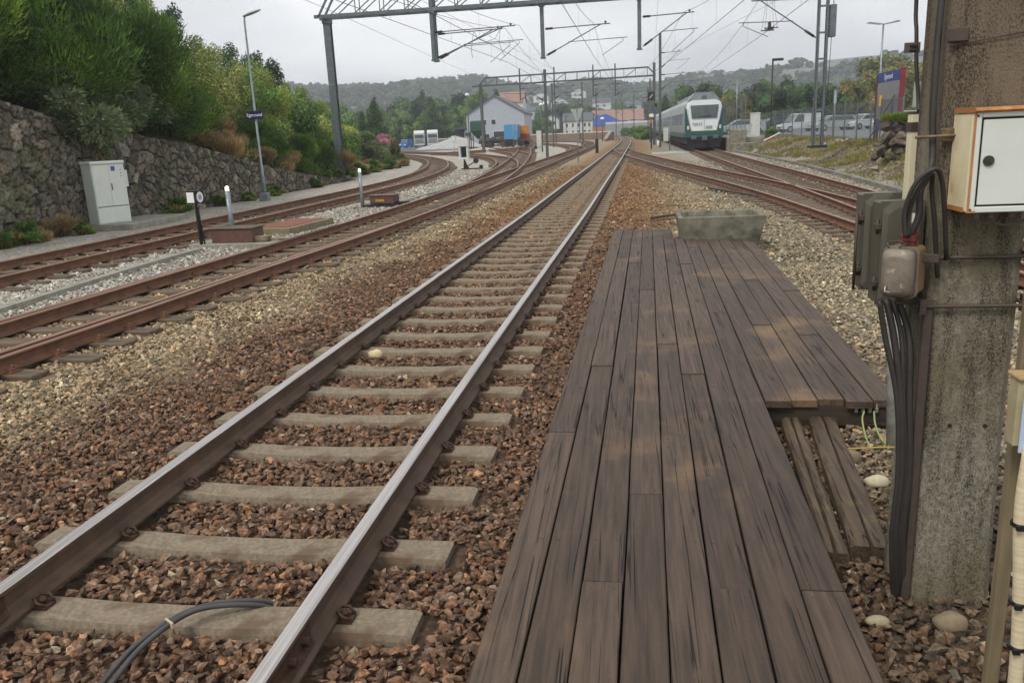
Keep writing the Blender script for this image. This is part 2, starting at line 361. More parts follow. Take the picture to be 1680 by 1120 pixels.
def make_track(label, ctrl, kind, spacing, mats, s0=0, smax=1e9, nclip=30, extra=(), half=HG, trim=(0, 0), stagger=.0, nparts=100):
    t = thing('railway_track', label, 'railway track', (ctrl[0][0], ctrl[0][1], 0))
    pl = spline(ctrl)
    for s in (-1, 1):
        mb = MB(); rail_into(mb, offset(pl, s*half)); mb.build('rail', mats, t, world=True)
    for ex in extra:
        mb = MB(); rail_into(mb, [Vector(p) for p in spline(ex)] if len(ex) > 2 else [Vector(p) for p in ex]); mb.build('switch_rail', mats, t, world=True)
    # sleepers along the line
    acc = 0; nxt = s0; k = 0; far = MB(); farfit = MB(); me = MESH[kind]; fd = spline(ctrl, .3); out = []
    for i in range(len(fd)-1):
        a, b = fd[i], fd[i+1]; L = (b-a).length
        while nxt <= acc+L and nxt < smax:
            p = a+(b-a)*((nxt-acc)/L); d = (b-a).normalized(); ang = math.atan2(-d.x, d.y)+random.uniform(-.012, .012)
            sh = random.uniform(-1, 1)*stagger
            if k < nparts:
                o = bpy.data.objects.new('sleeper', me); C.objects.link(o); o.parent = t
                o.location = (p.x-t.location.x+sh, p.y-t.location.y, random.uniform(-.006, .002)); o.rotation_euler = (0, 0, ang)
                if kind == 't':
                    o.scale = (random.uniform(.96, 1.03), random.uniform(.85, 1.1), 1)
                if k < nclip:
                    for fx, fm, fn in FIT[kind]: c = bpy.data.objects.new(fn, fm); C.objects.link(c); c.parent = o; c.location = (fx-sh, 0, 0)
                elif k < nclip+45:
                    MM = Matrix.Translation((p.x, p.y, 0)) @ Matrix.Rotation(ang, 4, 'Z')
                    for bs in (-HG, HG): (plate_mesh(farfit, bs, MM) if kind == 't' else [clip_mesh(farfit, bs+sg*.085, sg, MM) for sg in (-1, 1)])
            else:
                far.box(-1.25, 1.25, -.12, .12, -.1, 0, M=Matrix.Translation((p.x, p.y, 0)) @ Matrix.Rotation(ang, 4, 'Z'))
            out.append((p.x, p.y, ang)); k += 1; nxt += spacing*(1 if kind == 'c' else random.uniform(.93, 1.07))
        acc += L
    if farfit.v: farfit.build('rail_fastenings', M_clip if kind == 'c' else M_rust, t, kind='stuff', world=True)
    if far.v:
        o = far.build('sleeper', M_sleeper if kind == 'c' else M_timber, t, kind='stuff', world=True); 
    return t, out
RM = [M_rust, M_rusttop]
tk1, SL1 = make_track('main track with two shiny worn rails on concrete sleepers beside the wooden deck', T1, 'c', .6795, [M_railside, M_shine], s0=3.154+3-.6795*5+.004, nclip=24)
tk2, SL2 = make_track('rusty track on timber sleepers next left of the shiny main track', T2, 't', .62, RM, nclip=40,
    extra=([(-7.15+.47, 4), (-6.28, 8), (-5.99, 12), (-5.66, 16), (-5.42, 19)], [(-7.15-.62, 4), (-7.47, 8), (-7.27, 12), (-7.04, 16), (-6.88, 19)]), stagger=.1)
tk3, SL3 = make_track('rusty outermost left track curving away below the stone wall', T3, 't', .62, RM, nclip=40, stagger=.1)
tkb, SLB = make_track('rusty branch track leaving the second track towards the wagons', TB, 't', .65, RM, s0=8, nclip=10)
tkc, SLC = make_track('rusty crossover track running from the yard road to the branch track', TC, 't', .65, RM, s0=6, nclip=0)
tkd, SLD = make_track('farther rusty crossover track between the blue container and the yard road', TD, 't', .65, RM, s0=8, nclip=0)
tke, SLE = make_track('distant rusty siding curving left behind the marker post', TE, 't', .65, RM, s0=8, nclip=0)
tkr1, SLR1 = make_track('rusty turnout track crossing from the main track towards the concrete mast', TR1, 't', .64, RM, nclip=30)
tkr2, SLR2 = make_track('rusty track on which the white and green train stands', TR2, 't', .64, RM, s0=11, nclip=40)
# rail joint with bolted fishplates on the two main rails near the bottom of the view
for base, yy in ((HG, 2.62), (-HG, 2.72)):
    r = [c for c in tk1.children if c.name.startswith('rail') and '_' not in c.name][1 if base > 0 else 0]
    mb = MB(); x = cx(T1, yy)+base
    for s in (-1, 1):
        mb.prism([(x+s*.012, .045), (x+s*.05, .04), (x+s*.034, .07), (x+s*.030, .115), (x+s*.034, .135), (x+s*.012, .135)], yy-.32, yy+.3)
        for q in (-.24, -.08, .08, .22): mb.tube([(x+s*.03, yy+q, .092), (x+s*.062, yy+q, .092)], .021, 6, smooth=False)
    mb.build('fishplate', M_clip, r, world=False).location = (-tk1.location.x, -tk1.location.y, 0)

# ------------------------------------------------------------------ ballast stones (nobody could count them)
def stone_protos(n, k, flat):
    out = []
    for _ in range(n):
        bm = bmesh.new()
        for _ in range(k):
            v = Vector((random.gauss(0, 1), random.gauss(0, 1), random.gauss(0, 1))).normalized()
            bm.verts.new((v.x*random.uniform(.9, 1.25), v.y*random.uniform(.65, .95), v.z*flat))
        r = bmesh.ops.convex_hull(bm, input=bm.verts); bmesh.ops.delete(bm, geom=[g for g in r['geom_interior'] if isinstance(g, bmesh.types.BMVert)], context='VERTS')
        bmesh.ops.triangulate(bm, faces=bm.faces); bm.verts.index_update(); bmesh.ops.recalc_face_normals(bm, faces=bm.faces)
        out.append((np.array([v.co[:] for v in bm.verts]), np.array([[v.index for v in f.verts] for f in bm.faces]))); bm.free()
    return out
PR = stone_protos(14, 11, .62); PRL = stone_protos(8, 8, .6)
def rotm(n):
    q = rng.normal(size=(n, 4)); q[:, 1:3] *= .45; q /= np.linalg.norm(q, axis=1)[:, None]; w_, x, y, z = q.T
    return np.stack([1-2*(y*y+z*z), 2*(x*y-z*w_), 2*(x*z+y*w_), 2*(x*y+z*w_), 1-2*(x*x+z*z), 2*(y*z-x*w_), 2*(x*z-y*w_), 2*(y*z+x*w_), 1-2*(x*x+y*y)], 1).reshape(n, 3, 3)
def stones(name, pos, size, col, protos, material):
    Vs, Fs, Cs = [], [], []; off = 0; pick = rng.integers(0, len(protos), len(pos))
    for i, (pv, pf) in enumerate(protos):
        s = np.where(pick == i)[0]
        if not len(s): continue
        R = rotm(len(s)); v = np.einsum('nij,kj->nki', R, pv)*size[s][:, None, None]*(1, 1, .85)+pos[s][:, None, :]
        Vs.append(v.reshape(-1, 3)); Cs.append(np.repeat(col[s], len(pv), 0))
        Fs.append((pf[None]+(off+np.arange(len(s))*len(pv))[:, None, None]).reshape(-1, 3)); off += len(s)*len(pv)
    o = raw_mesh(name, np.concatenate(Vs), np.concatenate(Fs), 3, material, col=np.concatenate(Cs)); o['kind'] = 'stuff'; return o
def jitter(x0, x1, y0, y1, sp):
    X, Y = np.meshgrid(np.arange(x0, x1, sp), np.arange(y0, y1, sp)); X = X.ravel(); Y = Y.ravel()
    return X+rng.uniform(-.5, .5, len(X))*sp, Y+rng.uniform(-.5, .5, len(X))*sp
DK = dict(x0=-.60, x1=.93, k=.024)        # deck edges at y=2.5 and skew per metre
def keep(X, Y, r):
    vis = (X > -.80*Y-1.6) & (X < .50*Y+1.2)
    dk = (X > DK['x0']+(Y-2.5)*DK['k']+r) & (X < DK['x1']+(Y-2.5)*DK['k']-r) & (Y < 16.1)
    dk |= (X > .9) & (X < 1.95) & (Y > 5.85) & (Y < 14.2)
    k = vis & ~dk & (X > left_edge(Y)+.2)
    for T, kind in ((T1, 'c'), (T2, 't'), (T3, 't'), (TR1, 't'), (TR2, 't'), (TB, 't')):
        inr = (Y > T[0][1]) & (Y < T[-1][1])
        for s in (-1, 1): k &= ~(inr & (np.abs(X-cx(T, Y)-s*HG) < .07+r*.6))
    return k
def on_sleeper(X, Y, SL, hw, hl, m):
    o = np.zeros(len(X), bool)
    for (px, py, a) in SL:
        if py > 32: break
        s = np.where(np.abs(Y-py) < .35)[0]
        if len(s) == 0: continue
        dx = X[s]-px; dy = Y[s]-py; u = dx*math.cos(a)+dy*math.sin(a); v = -dx*math.sin(a)+dy*math.cos(a)
        o[s] |= (np.abs(v) < hw+m) & (np.abs(u) < hl+m)
    return o
def field(name, x0, x1, y0, y1, sp, size, zoff, protos, material, big=.0):
    X, Y = jitter(x0, x1, y0, y1, sp); k = keep(X, Y, size*.5); X, Y = X[k], Y[k]
    bad = on_sleeper(X, Y, SL1, .115, 1.25, size*.35)
    for SLx in (SL2, SL3, SLR1, SLR2): bad |= on_sleeper(X, Y, SLx, .115, 1.26, size*.25)
    X, Y = X[~bad], Y[~bad]; n = len(X)
    sz = size*.5*rng.uniform(.65, 1.35, n)*np.where(rng.random(n) < big, 1.5, 1)
    intrack = np.abs(X-cx(T1, Y)) < 1.3
    Z = hgt(X, Y)+zoff+rng.uniform(-.4, .7, n)*size*.35+np.where(intrack, .013, .004)+.018*n2(X, Y, 2.2, 3)*(~intrack)
    c = zone(X, Y)*rng.lognormal(0, .32, n)[:, None]
    hue = rng.normal(0, .06, n); c = c*np.stack([1+hue, np.ones(n), 1-hue], 1)
    r = rng.random(n); c[r < .014] = S(168, 154, 126)*rng.lognormal(0, .12, (r < .014).sum())[:, None]; c[(r > .03) & (r < .07)] *= 1.5; c[(r > .93)] *= .55
    red = (r > .07) & (r < .2) & (np.abs(X-cx(T1, Y)) < 2.2); c[red] = c[red]*np.array([1.15, .97, .84])
    far = (X > 1.0) & (Y < 5)
    return stones(name, np.stack([X, Y, Z], 1), sz, np.clip(c, 0, .8), protos, material)
M_stone = gmat('crushed_stone', 60, 30, .004)
field('ballast_stones', -7.2, 4.2, .9, 6.5, .046, .058, -.022, PRL, M_stone, .0)
field('ballast_stones', -7.2, 4.2, .9, 6.5, .039, .054, .012, PR, M_stone, .10)
field('ballast_stones', -12.5, 5.2, 6.5, 13, .048, .064, .0, PR, M_stone, .05)
field('ballast_stones', -11.5, 8.5, 13, 26, .085, .078, .0, PRL, M_stone, .05)
field('ballast_stones', -11.5, 8.5, 26, 52, .15, .10, .0, PRL, M_stone, .02)
# ------------------------------------------------------------------ wooden deck
def wood_mat(name, base, warm, dark, wear=.5, along=(14, .62, 14), patch=1.1, crack=.5):
    m = bpy.data.materials.new(name); m.use_nodes = True; n = m.node_tree; b = n.nodes['Principled BSDF']; b.inputs['Roughness'].default_value = .72; b.inputs['Specular IOR Level'].default_value = .35
    new = n.nodes.new; L = n.links.new
    tc = new('ShaderNodeTexCoord'); at = new('ShaderNodeAttribute'); at.attribute_name = 'tint'
    off = new('ShaderNodeVectorMath'); off.operation = 'MULTIPLY_ADD'; cmb = new('ShaderNodeCombineXYZ')
    for i in range(3): L(at.outputs['Fac'], cmb.inputs[i])
    L(cmb.outputs[0], off.inputs[0]); off.inputs[1].default_value = (7, 31, 5); L(tc.outputs['Object'], off.inputs[2])
    mp = new('ShaderNodeMapping'); mp.inputs['Scale'].default_value = along; L(off.outputs[0], mp.inputs[0])
    def noise(src, sc, d, r=.6, dist=0):
        x = new('ShaderNodeTexNoise'); x.inputs['Scale'].default_value = sc; x.inputs['Detail'].default_value = d; x.inputs['Roughness'].default_value = r; x.inputs['Distortion'].default_value = dist; L(src, x.inputs['Vector']); return x.outputs['Fac']
    def rng_(s, a, c, lo=0, hi=1):
        r = new('ShaderNodeMapRange'); r.inputs[1].default_value = a; r.inputs[2].default_value = c; r.inputs[3].default_value = lo; r.inputs[4].default_value = hi; L(s, r.inputs[0]); return r.outputs[0]
    def mix(f, A, B, bl='MIX'):
        x = new('ShaderNodeMix'); x.data_type = 'RGBA'; x.blend_type = bl
        if isinstance(f, (int, float)): x.inputs[0].default_value = f
        else: L(f, x.inputs[0])
        for i, q in ((6, A), (7, B)):
            if isinstance(q, tuple): x.inputs[i].default_value = q
            else: L(q, x.inputs[i])
        return x.outputs[2]
    g = noise(mp.outputs[0], 3.0, 8, .58, .25); fine = noise(mp.outputs[0], 14, 6, .7)
    pt = noise(tc.outputs['Object'], patch, 5, .55, .4); mpc = new('ShaderNodeMapping'); mpc.inputs['Scale'].default_value = tuple(q*(.22 if q < 2 else .8) for q in along); L(off.outputs[0], mpc.inputs[0]); ck = noise(mpc.outputs[0], 1.3, 3.0, .5, .0)
    col = mix(rng_(g, .26, .62), dark, base); col = mix(rng_(pt, .50+.1*(1-wear), .66+.1*(1-wear), 0, .85), col, warm)
    sp = noise(tc.outputs['Object'], 45, 4, .7)
    col = mix(rng_(sp, .60, .74, 0, .3), col, tuple(min(1, c*2.2) for c in base[:3])+(1,))
    col = mix(rng_(fine, .35, .62, .26, 0), col, dark)
    # long thin splits: narrow band of a stretched noise
    ab = new('ShaderNodeMath'); ab.operation = 'SUBTRACT'; L(ck, ab.inputs[0]); ab.inputs[1].default_value = crack
    aa = new('ShaderNodeMath'); aa.operation = 'ABSOLUTE'; L(ab.outputs[0], aa.inputs[0])
    cm = rng_(aa.outputs[0], .0, .009, 1, 0); gate = noise(off.outputs[0], 1.7, 3); cg = new('ShaderNodeMath'); cg.operation = 'MULTIPLY'; L(cm, cg.inputs[0]); L(rng_(gate, .42, .52), cg.inputs[1])
    col = mix(cg.outputs[0], col, (.012, .009, .008, 1))
    vs = new('ShaderNodeVectorMath'); vs.operation = 'SCALE'; L(col, vs.inputs[0]); L(rng_(at.outputs['Fac'], 0, 1, .80, 1.2), vs.inputs['Scale']); L(vs.outputs[0], b.inputs['Base Color'])
    hs = new('ShaderNodeMath'); hs.operation = 'MULTIPLY_ADD'; L(cg.outputs[0], hs.inputs[0]); hs.inputs[1].default_value = -2.2; L(g, hs.inputs[2])
    h2 = new('ShaderNodeMath'); h2.operation = 'MULTIPLY_ADD'; L(fine, h2.inputs[0]); h2.inputs[1].default_value = .45; L(hs.outputs[0], h2.inputs[2])
    bp = new('ShaderNodeBump'); bp.inputs['Distance'].default_value = .004; L(h2.outputs[0], bp.inputs['Height']); L(bp.outputs[0], b.inputs['Normal'])
    return m
M_deck = wood_mat('deck_wood', srgb(86, 71, 59), srgb(122, 97, 70), srgb(50, 42, 37), .3)
M_old = wood_mat('old_timber_wood', srgb(96, 80, 62), srgb(124, 112, 70), srgb(50, 40, 32), .5, patch=2.5)
M_beam = wood_mat('beam_wood', srgb(58, 49, 42), srgb(70, 58, 46), srgb(34, 29, 26), .4, along=(.9, 14, 14))
M_iron = mat('dark_iron', srgb(72, 66, 60), srgb(88, 74, 64), 18, .65, .4, .001, 80)
deck = thing('wooden_platform', 'low weathered dark plank deck beside the shiny main track', 'wooden platform', (0, 8, 0))
pl = MB(); nails = MB(); PW = .1825; GAP = .009; SK = .024
def dx(y): return (y-2.5)*SK
seams = {0: [5.05, 9.3], 1: [6.6, 12.5], 2: [3.22, 8.2, 12.0], 3: [4.12, 9.9], 4: [5.0, 7.3, 13.2], 5: [3.2, 6.35, 10.9], 6: [7.9, 11.8], 7: [3.2, 8.6, 13.4], 8: [9.1], 9: [8.0, 12.6], 10: [10.4], 11: [7.6, 12.9], 12: [9.7]}
for i in range(13):
    a = -.598+i*PW; y0 = 1.0 if i < 8 else 5.70+.03*math.sin(i*2.1); y1 = 16.15-.02*i if i < 6 else 14.35
    if i in (6, 7): y1 = 14.75-.1*(i-6)
    cuts = [y0]+[s for s in seams[i] if y0 < s < y1]+[y1]
    for j in range(len(cuts)-1):
        ya, yb = cuts[j]+.004, cuts[j+1]-.004; t = random.random(); zt = .188+random.uniform(-.004, .004); wv = random.uniform(-.003, .003)
        n = max(2, int((yb-ya)/.45)); vs = []; fs = []
        for k in range(n+1):
            y = ya+(yb-ya)*k/n; x0 = a+dx(y)+GAP*.5+random.uniform(-.0015, .0015)+wv; x1 = a+PW+dx(y)-GAP*.5+random.uniform(-.0015, .0015)+wv
            zc = zt+random.uniform(-.0012, .0012); c = .005
            vs += [(x0, y, zc-.05), (x0, y, zc-c), (x0+c, y, zc), ((x0+x1)/2, y, zc-.0015), (x1-c, y, zc), (x1, y, zc-c), (x1, y, zc-.05)]
        m = 7
        for k in range(n):
            for q in range(m): r = (q+1) % m; fs.append((k*m+q, k*m+r, k*m+m+r, k*m+m+q))
        fs += [tuple(range(m)), tuple(range(n*m+m-1, n*m-1, -1))]
        pl.add(vs, fs, 0, t)
        yy = ya+.06
        for yy in [ya+.05]+list(np.arange(math.ceil(ya/1.2)*1.2, yb-.1, 1.2))+[yb-.05]:
            for s in (.04, .14): nails.tube([(a+dx(yy)+s, yy+random.uniform(-.01, .01), zt-.004), (a+dx(yy)+s, yy, zt+.0015)], .0055, 6, smooth=False)
pl.build('deck_boards', M_deck, deck, world=True); nails.build('nail_heads', M_iron, deck, world=True, kind='stuff')
for (xa, xb, y, z0, z1) in ((-.6, .92, 1.6, .0, .135), (-.57, .88, 4.2, 0, .135), (.93, 1.87, 5.79, -.02, .135), (-.5, 1.9, 7.6, 0, .135), (-.45, 1.95, 10, 0, .135), (-.4, 2.0, 12.2, 0, .135), (-.36, 2.0, 14.1, 0, .135), (-.3, .6, 15.9, 0, .135)):
    mb = MB(); mb.box(xa, xb, y-.06, y+.09, z0, z1, ch=.008); mb.build('support_beam', M_beam, deck, world=True)
mb = MB(); mb.box(1.02, 1.80, 5.80+.09, 6.0, -.06, .09, ch=.01); mb.build('support_beam', M_beam, deck, world=True)
# the two old baulks on the ground
def baulk(label, p, q, wdt, z0, z1, ch=.02):
    t = thing('old_timber_baulk', label, 'timber baulk', (p[0], p[1], 0)); mb = MB()
    P = Vector((*p, 0)); Q = Vector((*q, 0)); d = (Q-P).normalized(); s = Vector((d.y, -d.x, 0)); n = 14; vs = []; fs = []
    for k in range(n+1):
        c = P+(Q-P)*k/n; w2 = wdt/2; j = lambda a: random.uniform(-a, a)
        sec = [(-w2, z0), (-w2+j(.006), z1-ch+j(.006)), (-w2+ch, z1+j(.006)), (-.010+j(.003), z1+j(.003)), (.0+j(.003), z1-.03), (.008+j(.003), z1+j(.003)), (w2-ch, z1+j(.006)), (w2+j(.006), z1-ch+j(.006)), (w2, z0)]
        if k in (0, n): sec = [(a, b-.008) for a, b in sec]
        vs += [tuple(c+s*a+Vector((0, 0, b))-P) for a, b in sec]
    m = 9
    for k in range(n):
        for q_ in range(m): r = (q_+1) % m; fs.append((k*m+q_, k*m+r, k*m+m+r, k*m+m+q_))
    fs += [tuple(range(m)), tuple(range(n*m+m-1, n*m-1, -1))]
    mb.add(vs, fs, 0, random.random()); o = mb.build('timber', M_old, t); return t
baulk('split weathered timber baulk with mossy patch on the ground nearest the concrete mast', (1.165, 3.86), (1.40, 6.3), .185, -.06, .055)
baulk('dark cracked timber baulk lying along the deck edge', (.985, 3.80), (1.17, 6.3), .125, -.06, .05)
# concrete trough behind the deck
M_conc = mat('old_concrete', srgb(128, 124, 108), srgb(92, 90, 78), 5, .95, 0, .006, 70, c3=srgb(70, 70, 60), s3=2.2, t3=.56)
tr = thing('concrete_trough', 'empty grey concrete trough standing across the far end of the wooden deck', 'trough', (1.55, 14.9, 0))
def frustum(mb, z0, z1, b0, b1, t0=.5, flip=False):
    vs = [(x, y, z0) for x, y in b0]+[(x, y, z1) for x, y in b1]; return vs
def rect(x0, x1, y0, y1): return [(x0, y0), (x1, y0), (x1, y1), (x0, y1)]
mb = MB(); o0 = rect(-.60, .64, -.40, .50); o1 = rect(-.70, .77, -.46, .72); i1 = rect(-.61, .68, -.38, .64); i0 = rect(-.54, .60, -.32, .5)
vs = [(x, y, -.03) for x, y in o0]+[(x, y, .56) for x, y in o1]+[(x, y, .56) for x, y in i1]+[(x, y, .1) for x, y in i0]
fs = [(0, 1, 2, 3)]+[(k*4+i, k*4+(i+1) % 4, k*4+4+(i+1) % 4, k*4+4+i) for k in range(3) for i in range(4)]+[(12, 13, 14, 15)]
o = mb.add(vs, fs, 0, .5).build('trough_body', M_conc, tr)
bv = o.modifiers.new('bevel', 'BEVEL'); bv.width = .018; bv.segments = 2
mb = MB(); mb.box(-.5, .56, -.3, .45, .08, .12); mb.build('soil', mat('soil', srgb(60, 50, 40), srgb(90, 78, 60), 20, 1, 0, .01), tr)

# ------------------------------------------------------------------ near concrete mast
m = bpy.data.materials.new('mast_concrete'); m.use_nodes = True; n = m.node_tree; b = n.nodes['Principled BSDF']; b.inputs['Roughness'].default_value = .95; b.inputs['Specular IOR Level'].default_value = .2
new = n.nodes.new; L = n.links.new; tc = new('ShaderNodeTexCoord')
def _n(vec, sc, d, r=.6):
    x = new('ShaderNodeTexNoise'); x.inputs['Scale'].default_value = sc; x.inputs['Detail'].default_value = d; x.inputs['Roughness'].default_value = r; L(vec, x.inputs['Vector']); return x.outputs['Fac']
def _rg(s, a, c, lo=0, hi=1):
    r = new('ShaderNodeMapRange'); r.inputs[1].default_value = a; r.inputs[2].default_value = c; r.inputs[3].default_value = lo; r.inputs[4].default_value = hi; L(s, r.inputs[0]); return r.outputs[0]
def _m(f, A, B):
    x = new('ShaderNodeMix'); x.data_type = 'RGBA'; L(f, x.inputs[0]) if not isinstance(f, float) else setattr(x.inputs[0], 'default_value', f)
    for i, q in ((6, A), (7, B)):
        if isinstance(q, tuple): x.inputs[i].default_value = q
        else: L(q, x.inputs[i])
    return x.outputs[2]
mp = new('ShaderNodeMapping'); mp.inputs['Scale'].default_value = (9, 9, 1.1); L(tc.outputs['Object'], mp.inputs[0])
mp2 = new('ShaderNodeMapping'); mp2.inputs['Scale'].default_value = (1, 1, .55); L(tc.outputs['Object'], mp2.inputs[0])
streak = _n(mp.outputs[0], 1.5, 6); grain = _n(mp2.outputs[0], 170, 4, .75); mid = _n(mp2.outputs[0], 60, 5, .65); low = _n(tc.outputs['Object'], 2.2, 4)
sx = new('ShaderNodeSeparateXYZ'); L(tc.outputs['Object'], sx.inputs[0]); hz = _rg(sx.outputs[2], 1.5, 2.2, 0, .8)
col = _m(_rg(mid, .35, .65), srgb(172, 166, 150), srgb(130, 122, 104))
col = _m(_rg(low, .42, .62, 0, .7), col, srgb(122, 112, 84))
col = _m(hz, col, srgb(134, 120, 102))
gs = new('ShaderNodeMath'); gs.operation = 'ADD'; L(grain, gs.inputs[0]); L(_rg(streak, .3, .7, -.13, .16), gs.inputs[1])
ga = new('ShaderNodeMath'); ga.operation = 'ADD'; L(gs.outputs[0], ga.inputs[0]); L(_rg(hz, 0, 1, 0, -.01), ga.inputs[1])
col = _m(_rg(ga.outputs[0], .49, .66, 0, .8), col, srgb(44, 38, 34)); L(col, b.inputs['Base Color'])
ad = new('ShaderNodeMath'); ad.operation = 'MULTIPLY_ADD'; L(mid, ad.inputs[0]); ad.inputs[1].default_value = .6; L(grain, ad.inputs[2])
bp = new('ShaderNodeBump'); bp.inputs['Distance'].default_value = .016; L(ad.outputs[0], bp.inputs['Height']); L(bp.outputs[0], b.inputs['Normal'])
M_mast = m
mast = thing('concrete_mast', 'thick weathered concrete mast at the right carrying boxes and black cables', 'mast', (1.4, 3.68, 0))
mb = MB(); X0, X1, Y0, Y1 = -.175, .17, -.16, .17; vs = []; fs = []; NZ = 40
for k in range(NZ+1):
    z = -.3+9.3*k/NZ; s = 1+.09*max(0, .6-z)-.018*max(0, z-2); j = lambda: random.uniform(-.0015, .0015)
    c = .03
    for x, y in ((X0+c, Y0), (X1-c, Y0), (X1, Y0+c), (X1, Y1-c), (X1-c, Y1), (X0+c, Y1), (X0, Y1-c), (X0, Y0+c)): vs.append((x*s+j(), y*s+j(), z))
for k in range(NZ):
    for i in range(8): q = (i+1) % 8; fs.append((k*8+i, k*8+q, k*8+8+q, k*8+8+i))
fs.append(tuple(range(NZ*8, NZ*8+8))); mb.add(vs, fs, 0, .5).build('mast_shaft', M_mast, mast)
for px_, pz in ((-.055, .80), (.085, .80)):
    mb = MB(); mb.tube([(px_, -.163, pz), (px_, -.157, pz)], .009, 10); mb.build('bolt_hole', mat('hole', (.01, .01, .01, 1)), mast)
for z in (1.525, 1.325):
    mb = MB(); mb.tube([(-.24, -.185, z), (.17, -.185, z-.002), (.215, -.185, z-.002)], .0085, 8); mb.box(-.225, -.20, -.20, -.165, z-.03, z+.03)
    mb.box(.185, .20, -.21, -.12, z-.035, z+.035); mb.tube([(.19, -.15, z), (.19, .2, z)], .008, 8); mb.build('clamp_rod', M_iron, mast)
mb = MB(); mb.tube([(-.18, -.168, 2.335), (-.1, -.168, 2.345), (.2, -.17, 2.385)], .0025, 5); mb.build('wire_tie', M_iron, mast)
mb = MB(); mb.box(-.19, -.115, -.178, -.158, 2.345, 2.40, ch=.006); mb.build('strap_plate', M_iron, mast)
mb = MB(); mb.box(-.19, -.04, -.19, -.16, 1.98, 2.03, ch=.004); mb.tube([(-.29, -.2, 2.0), (-.14, -.2, 2.003), (-.06, -.2, 2.004)], .006, 8); mb.ball((-.11, -.195, 2.004), .014); mb.build('eye_bolt', mat('old_brass', srgb(128, 112, 84), srgb(88, 72, 52), 20, .6, .3, .001), mast)
M_white = mat('cabinet_paint', srgb(206, 210, 202), srgb(198, 202, 192), 3, .45, 0, .0004, 200, c3=srgb(188, 178, 150), s3=1.4, t3=.68)
M_cream = mat('cream_paint', srgb(222, 212, 178), srgb(206, 190, 146), 6, .5, 0, .0008, 60, c3=srgb(176, 118, 62), s3=5, t3=.62)
M_rusty = mat('rust_orange', srgb(186, 126, 68), srgb(150, 96, 54), 9, .6, 0, .001, 90, c3=srgb(206, 150, 90), s3=6, t3=.58)
# meter cabinet
mc = thing('meter_cabinet', 'white rust-edged steel cabinet with round lock on the concrete mast', 'cabinet', (1.255, 3.31, 1.72))
mb = MB(); mb.box(0, .42, .012, .2, 0, .365, ch=.006); mb.build('cabinet_body', M_cream, mc)
mb = MB(); W, H = .42, .365
for (x0, x1, z0, z1) in ((0, .028, 0, H), (.392, W, 0, H), (.028, .392, 0, .022), (.028, .392, H-.02, H)): mb.box(x0, x1, 0, .012, z0, z1, ch=.003)
mb.build('front_frame', M_white, mc)
mb = MB(); mb.box(.036, .386, .003, .010, .029, H-.028, ch=.002); mb.build('cabinet_door', M_white, mc)
for sx_, sz_ in ((.012, .012), (.408, .012), (.012, .352), (.408, .352)): mb = MB(); mb.tube([(sx_, -.003, sz_), (sx_, .0, sz_)], .0045, 10, smooth=False); mb.build('screw', M_iron, mc)
mb = MB(); mb.box(.0275, .3925, .0115, .0135, .0215, H-.0195); mb.build('door_gap', mat('shadow_gap', (.015, .014, .013, 1)), mc)
mb = MB(); mb.prism([(-.006, .372), (.0, .383), (.2, .385), (.2, .366), (.0, .366)], -.004+.004, .43, 'x'); o = mb.build('rain_lip', M_rusty, mc); o.location = (-.004, -.012, -.002)
mb = MB(); mb.box(-.0015, .0, .03, .2, .0, .018); mb.box(.0, .009, -.0015, .0, .0, H-.002); mb.box(.009, .03, -.0015, .0, .0, .008); mb.build('rust_edge', M_rusty, mc)
mb = MB(); mb.tube([(.062, -.004, .19), (.062, .004, .19)], .019, 20); mb.tube([(.062, -.007, .188), (.062, -.004, .188)], .008, 14); mb.box(.0605, .0635, -.0085, -.007, .182, .194); mb.build('lock', mat('lock_metal', srgb(92, 86, 78), srgb(60, 56, 50), 30, .5, .6), mc)
for gx in (.075, .125, .2):
    mb = MB(); mb.tube([(gx, .1, -.03), (gx, .1, -.018), (gx, .1, -.016), (gx, .1, 0)], [.013, .013, .016, .016], 10, smooth=False); mb.build('cable_gland', mat('gland_grey', srgb(120, 112, 104), srgb(96, 88, 80), 9, .7), mc)
mb = MB(); mb.tube([(.125, .1, -.03), (.14, .1, -.05), (.18, .1, -.062), (.23, .1, -.055), (.28, .11, -.03), (.3, .12, .0)], .005, 8); mb.build('cable_loop', mat('grey_cable', srgb(92, 84, 78)), mc)
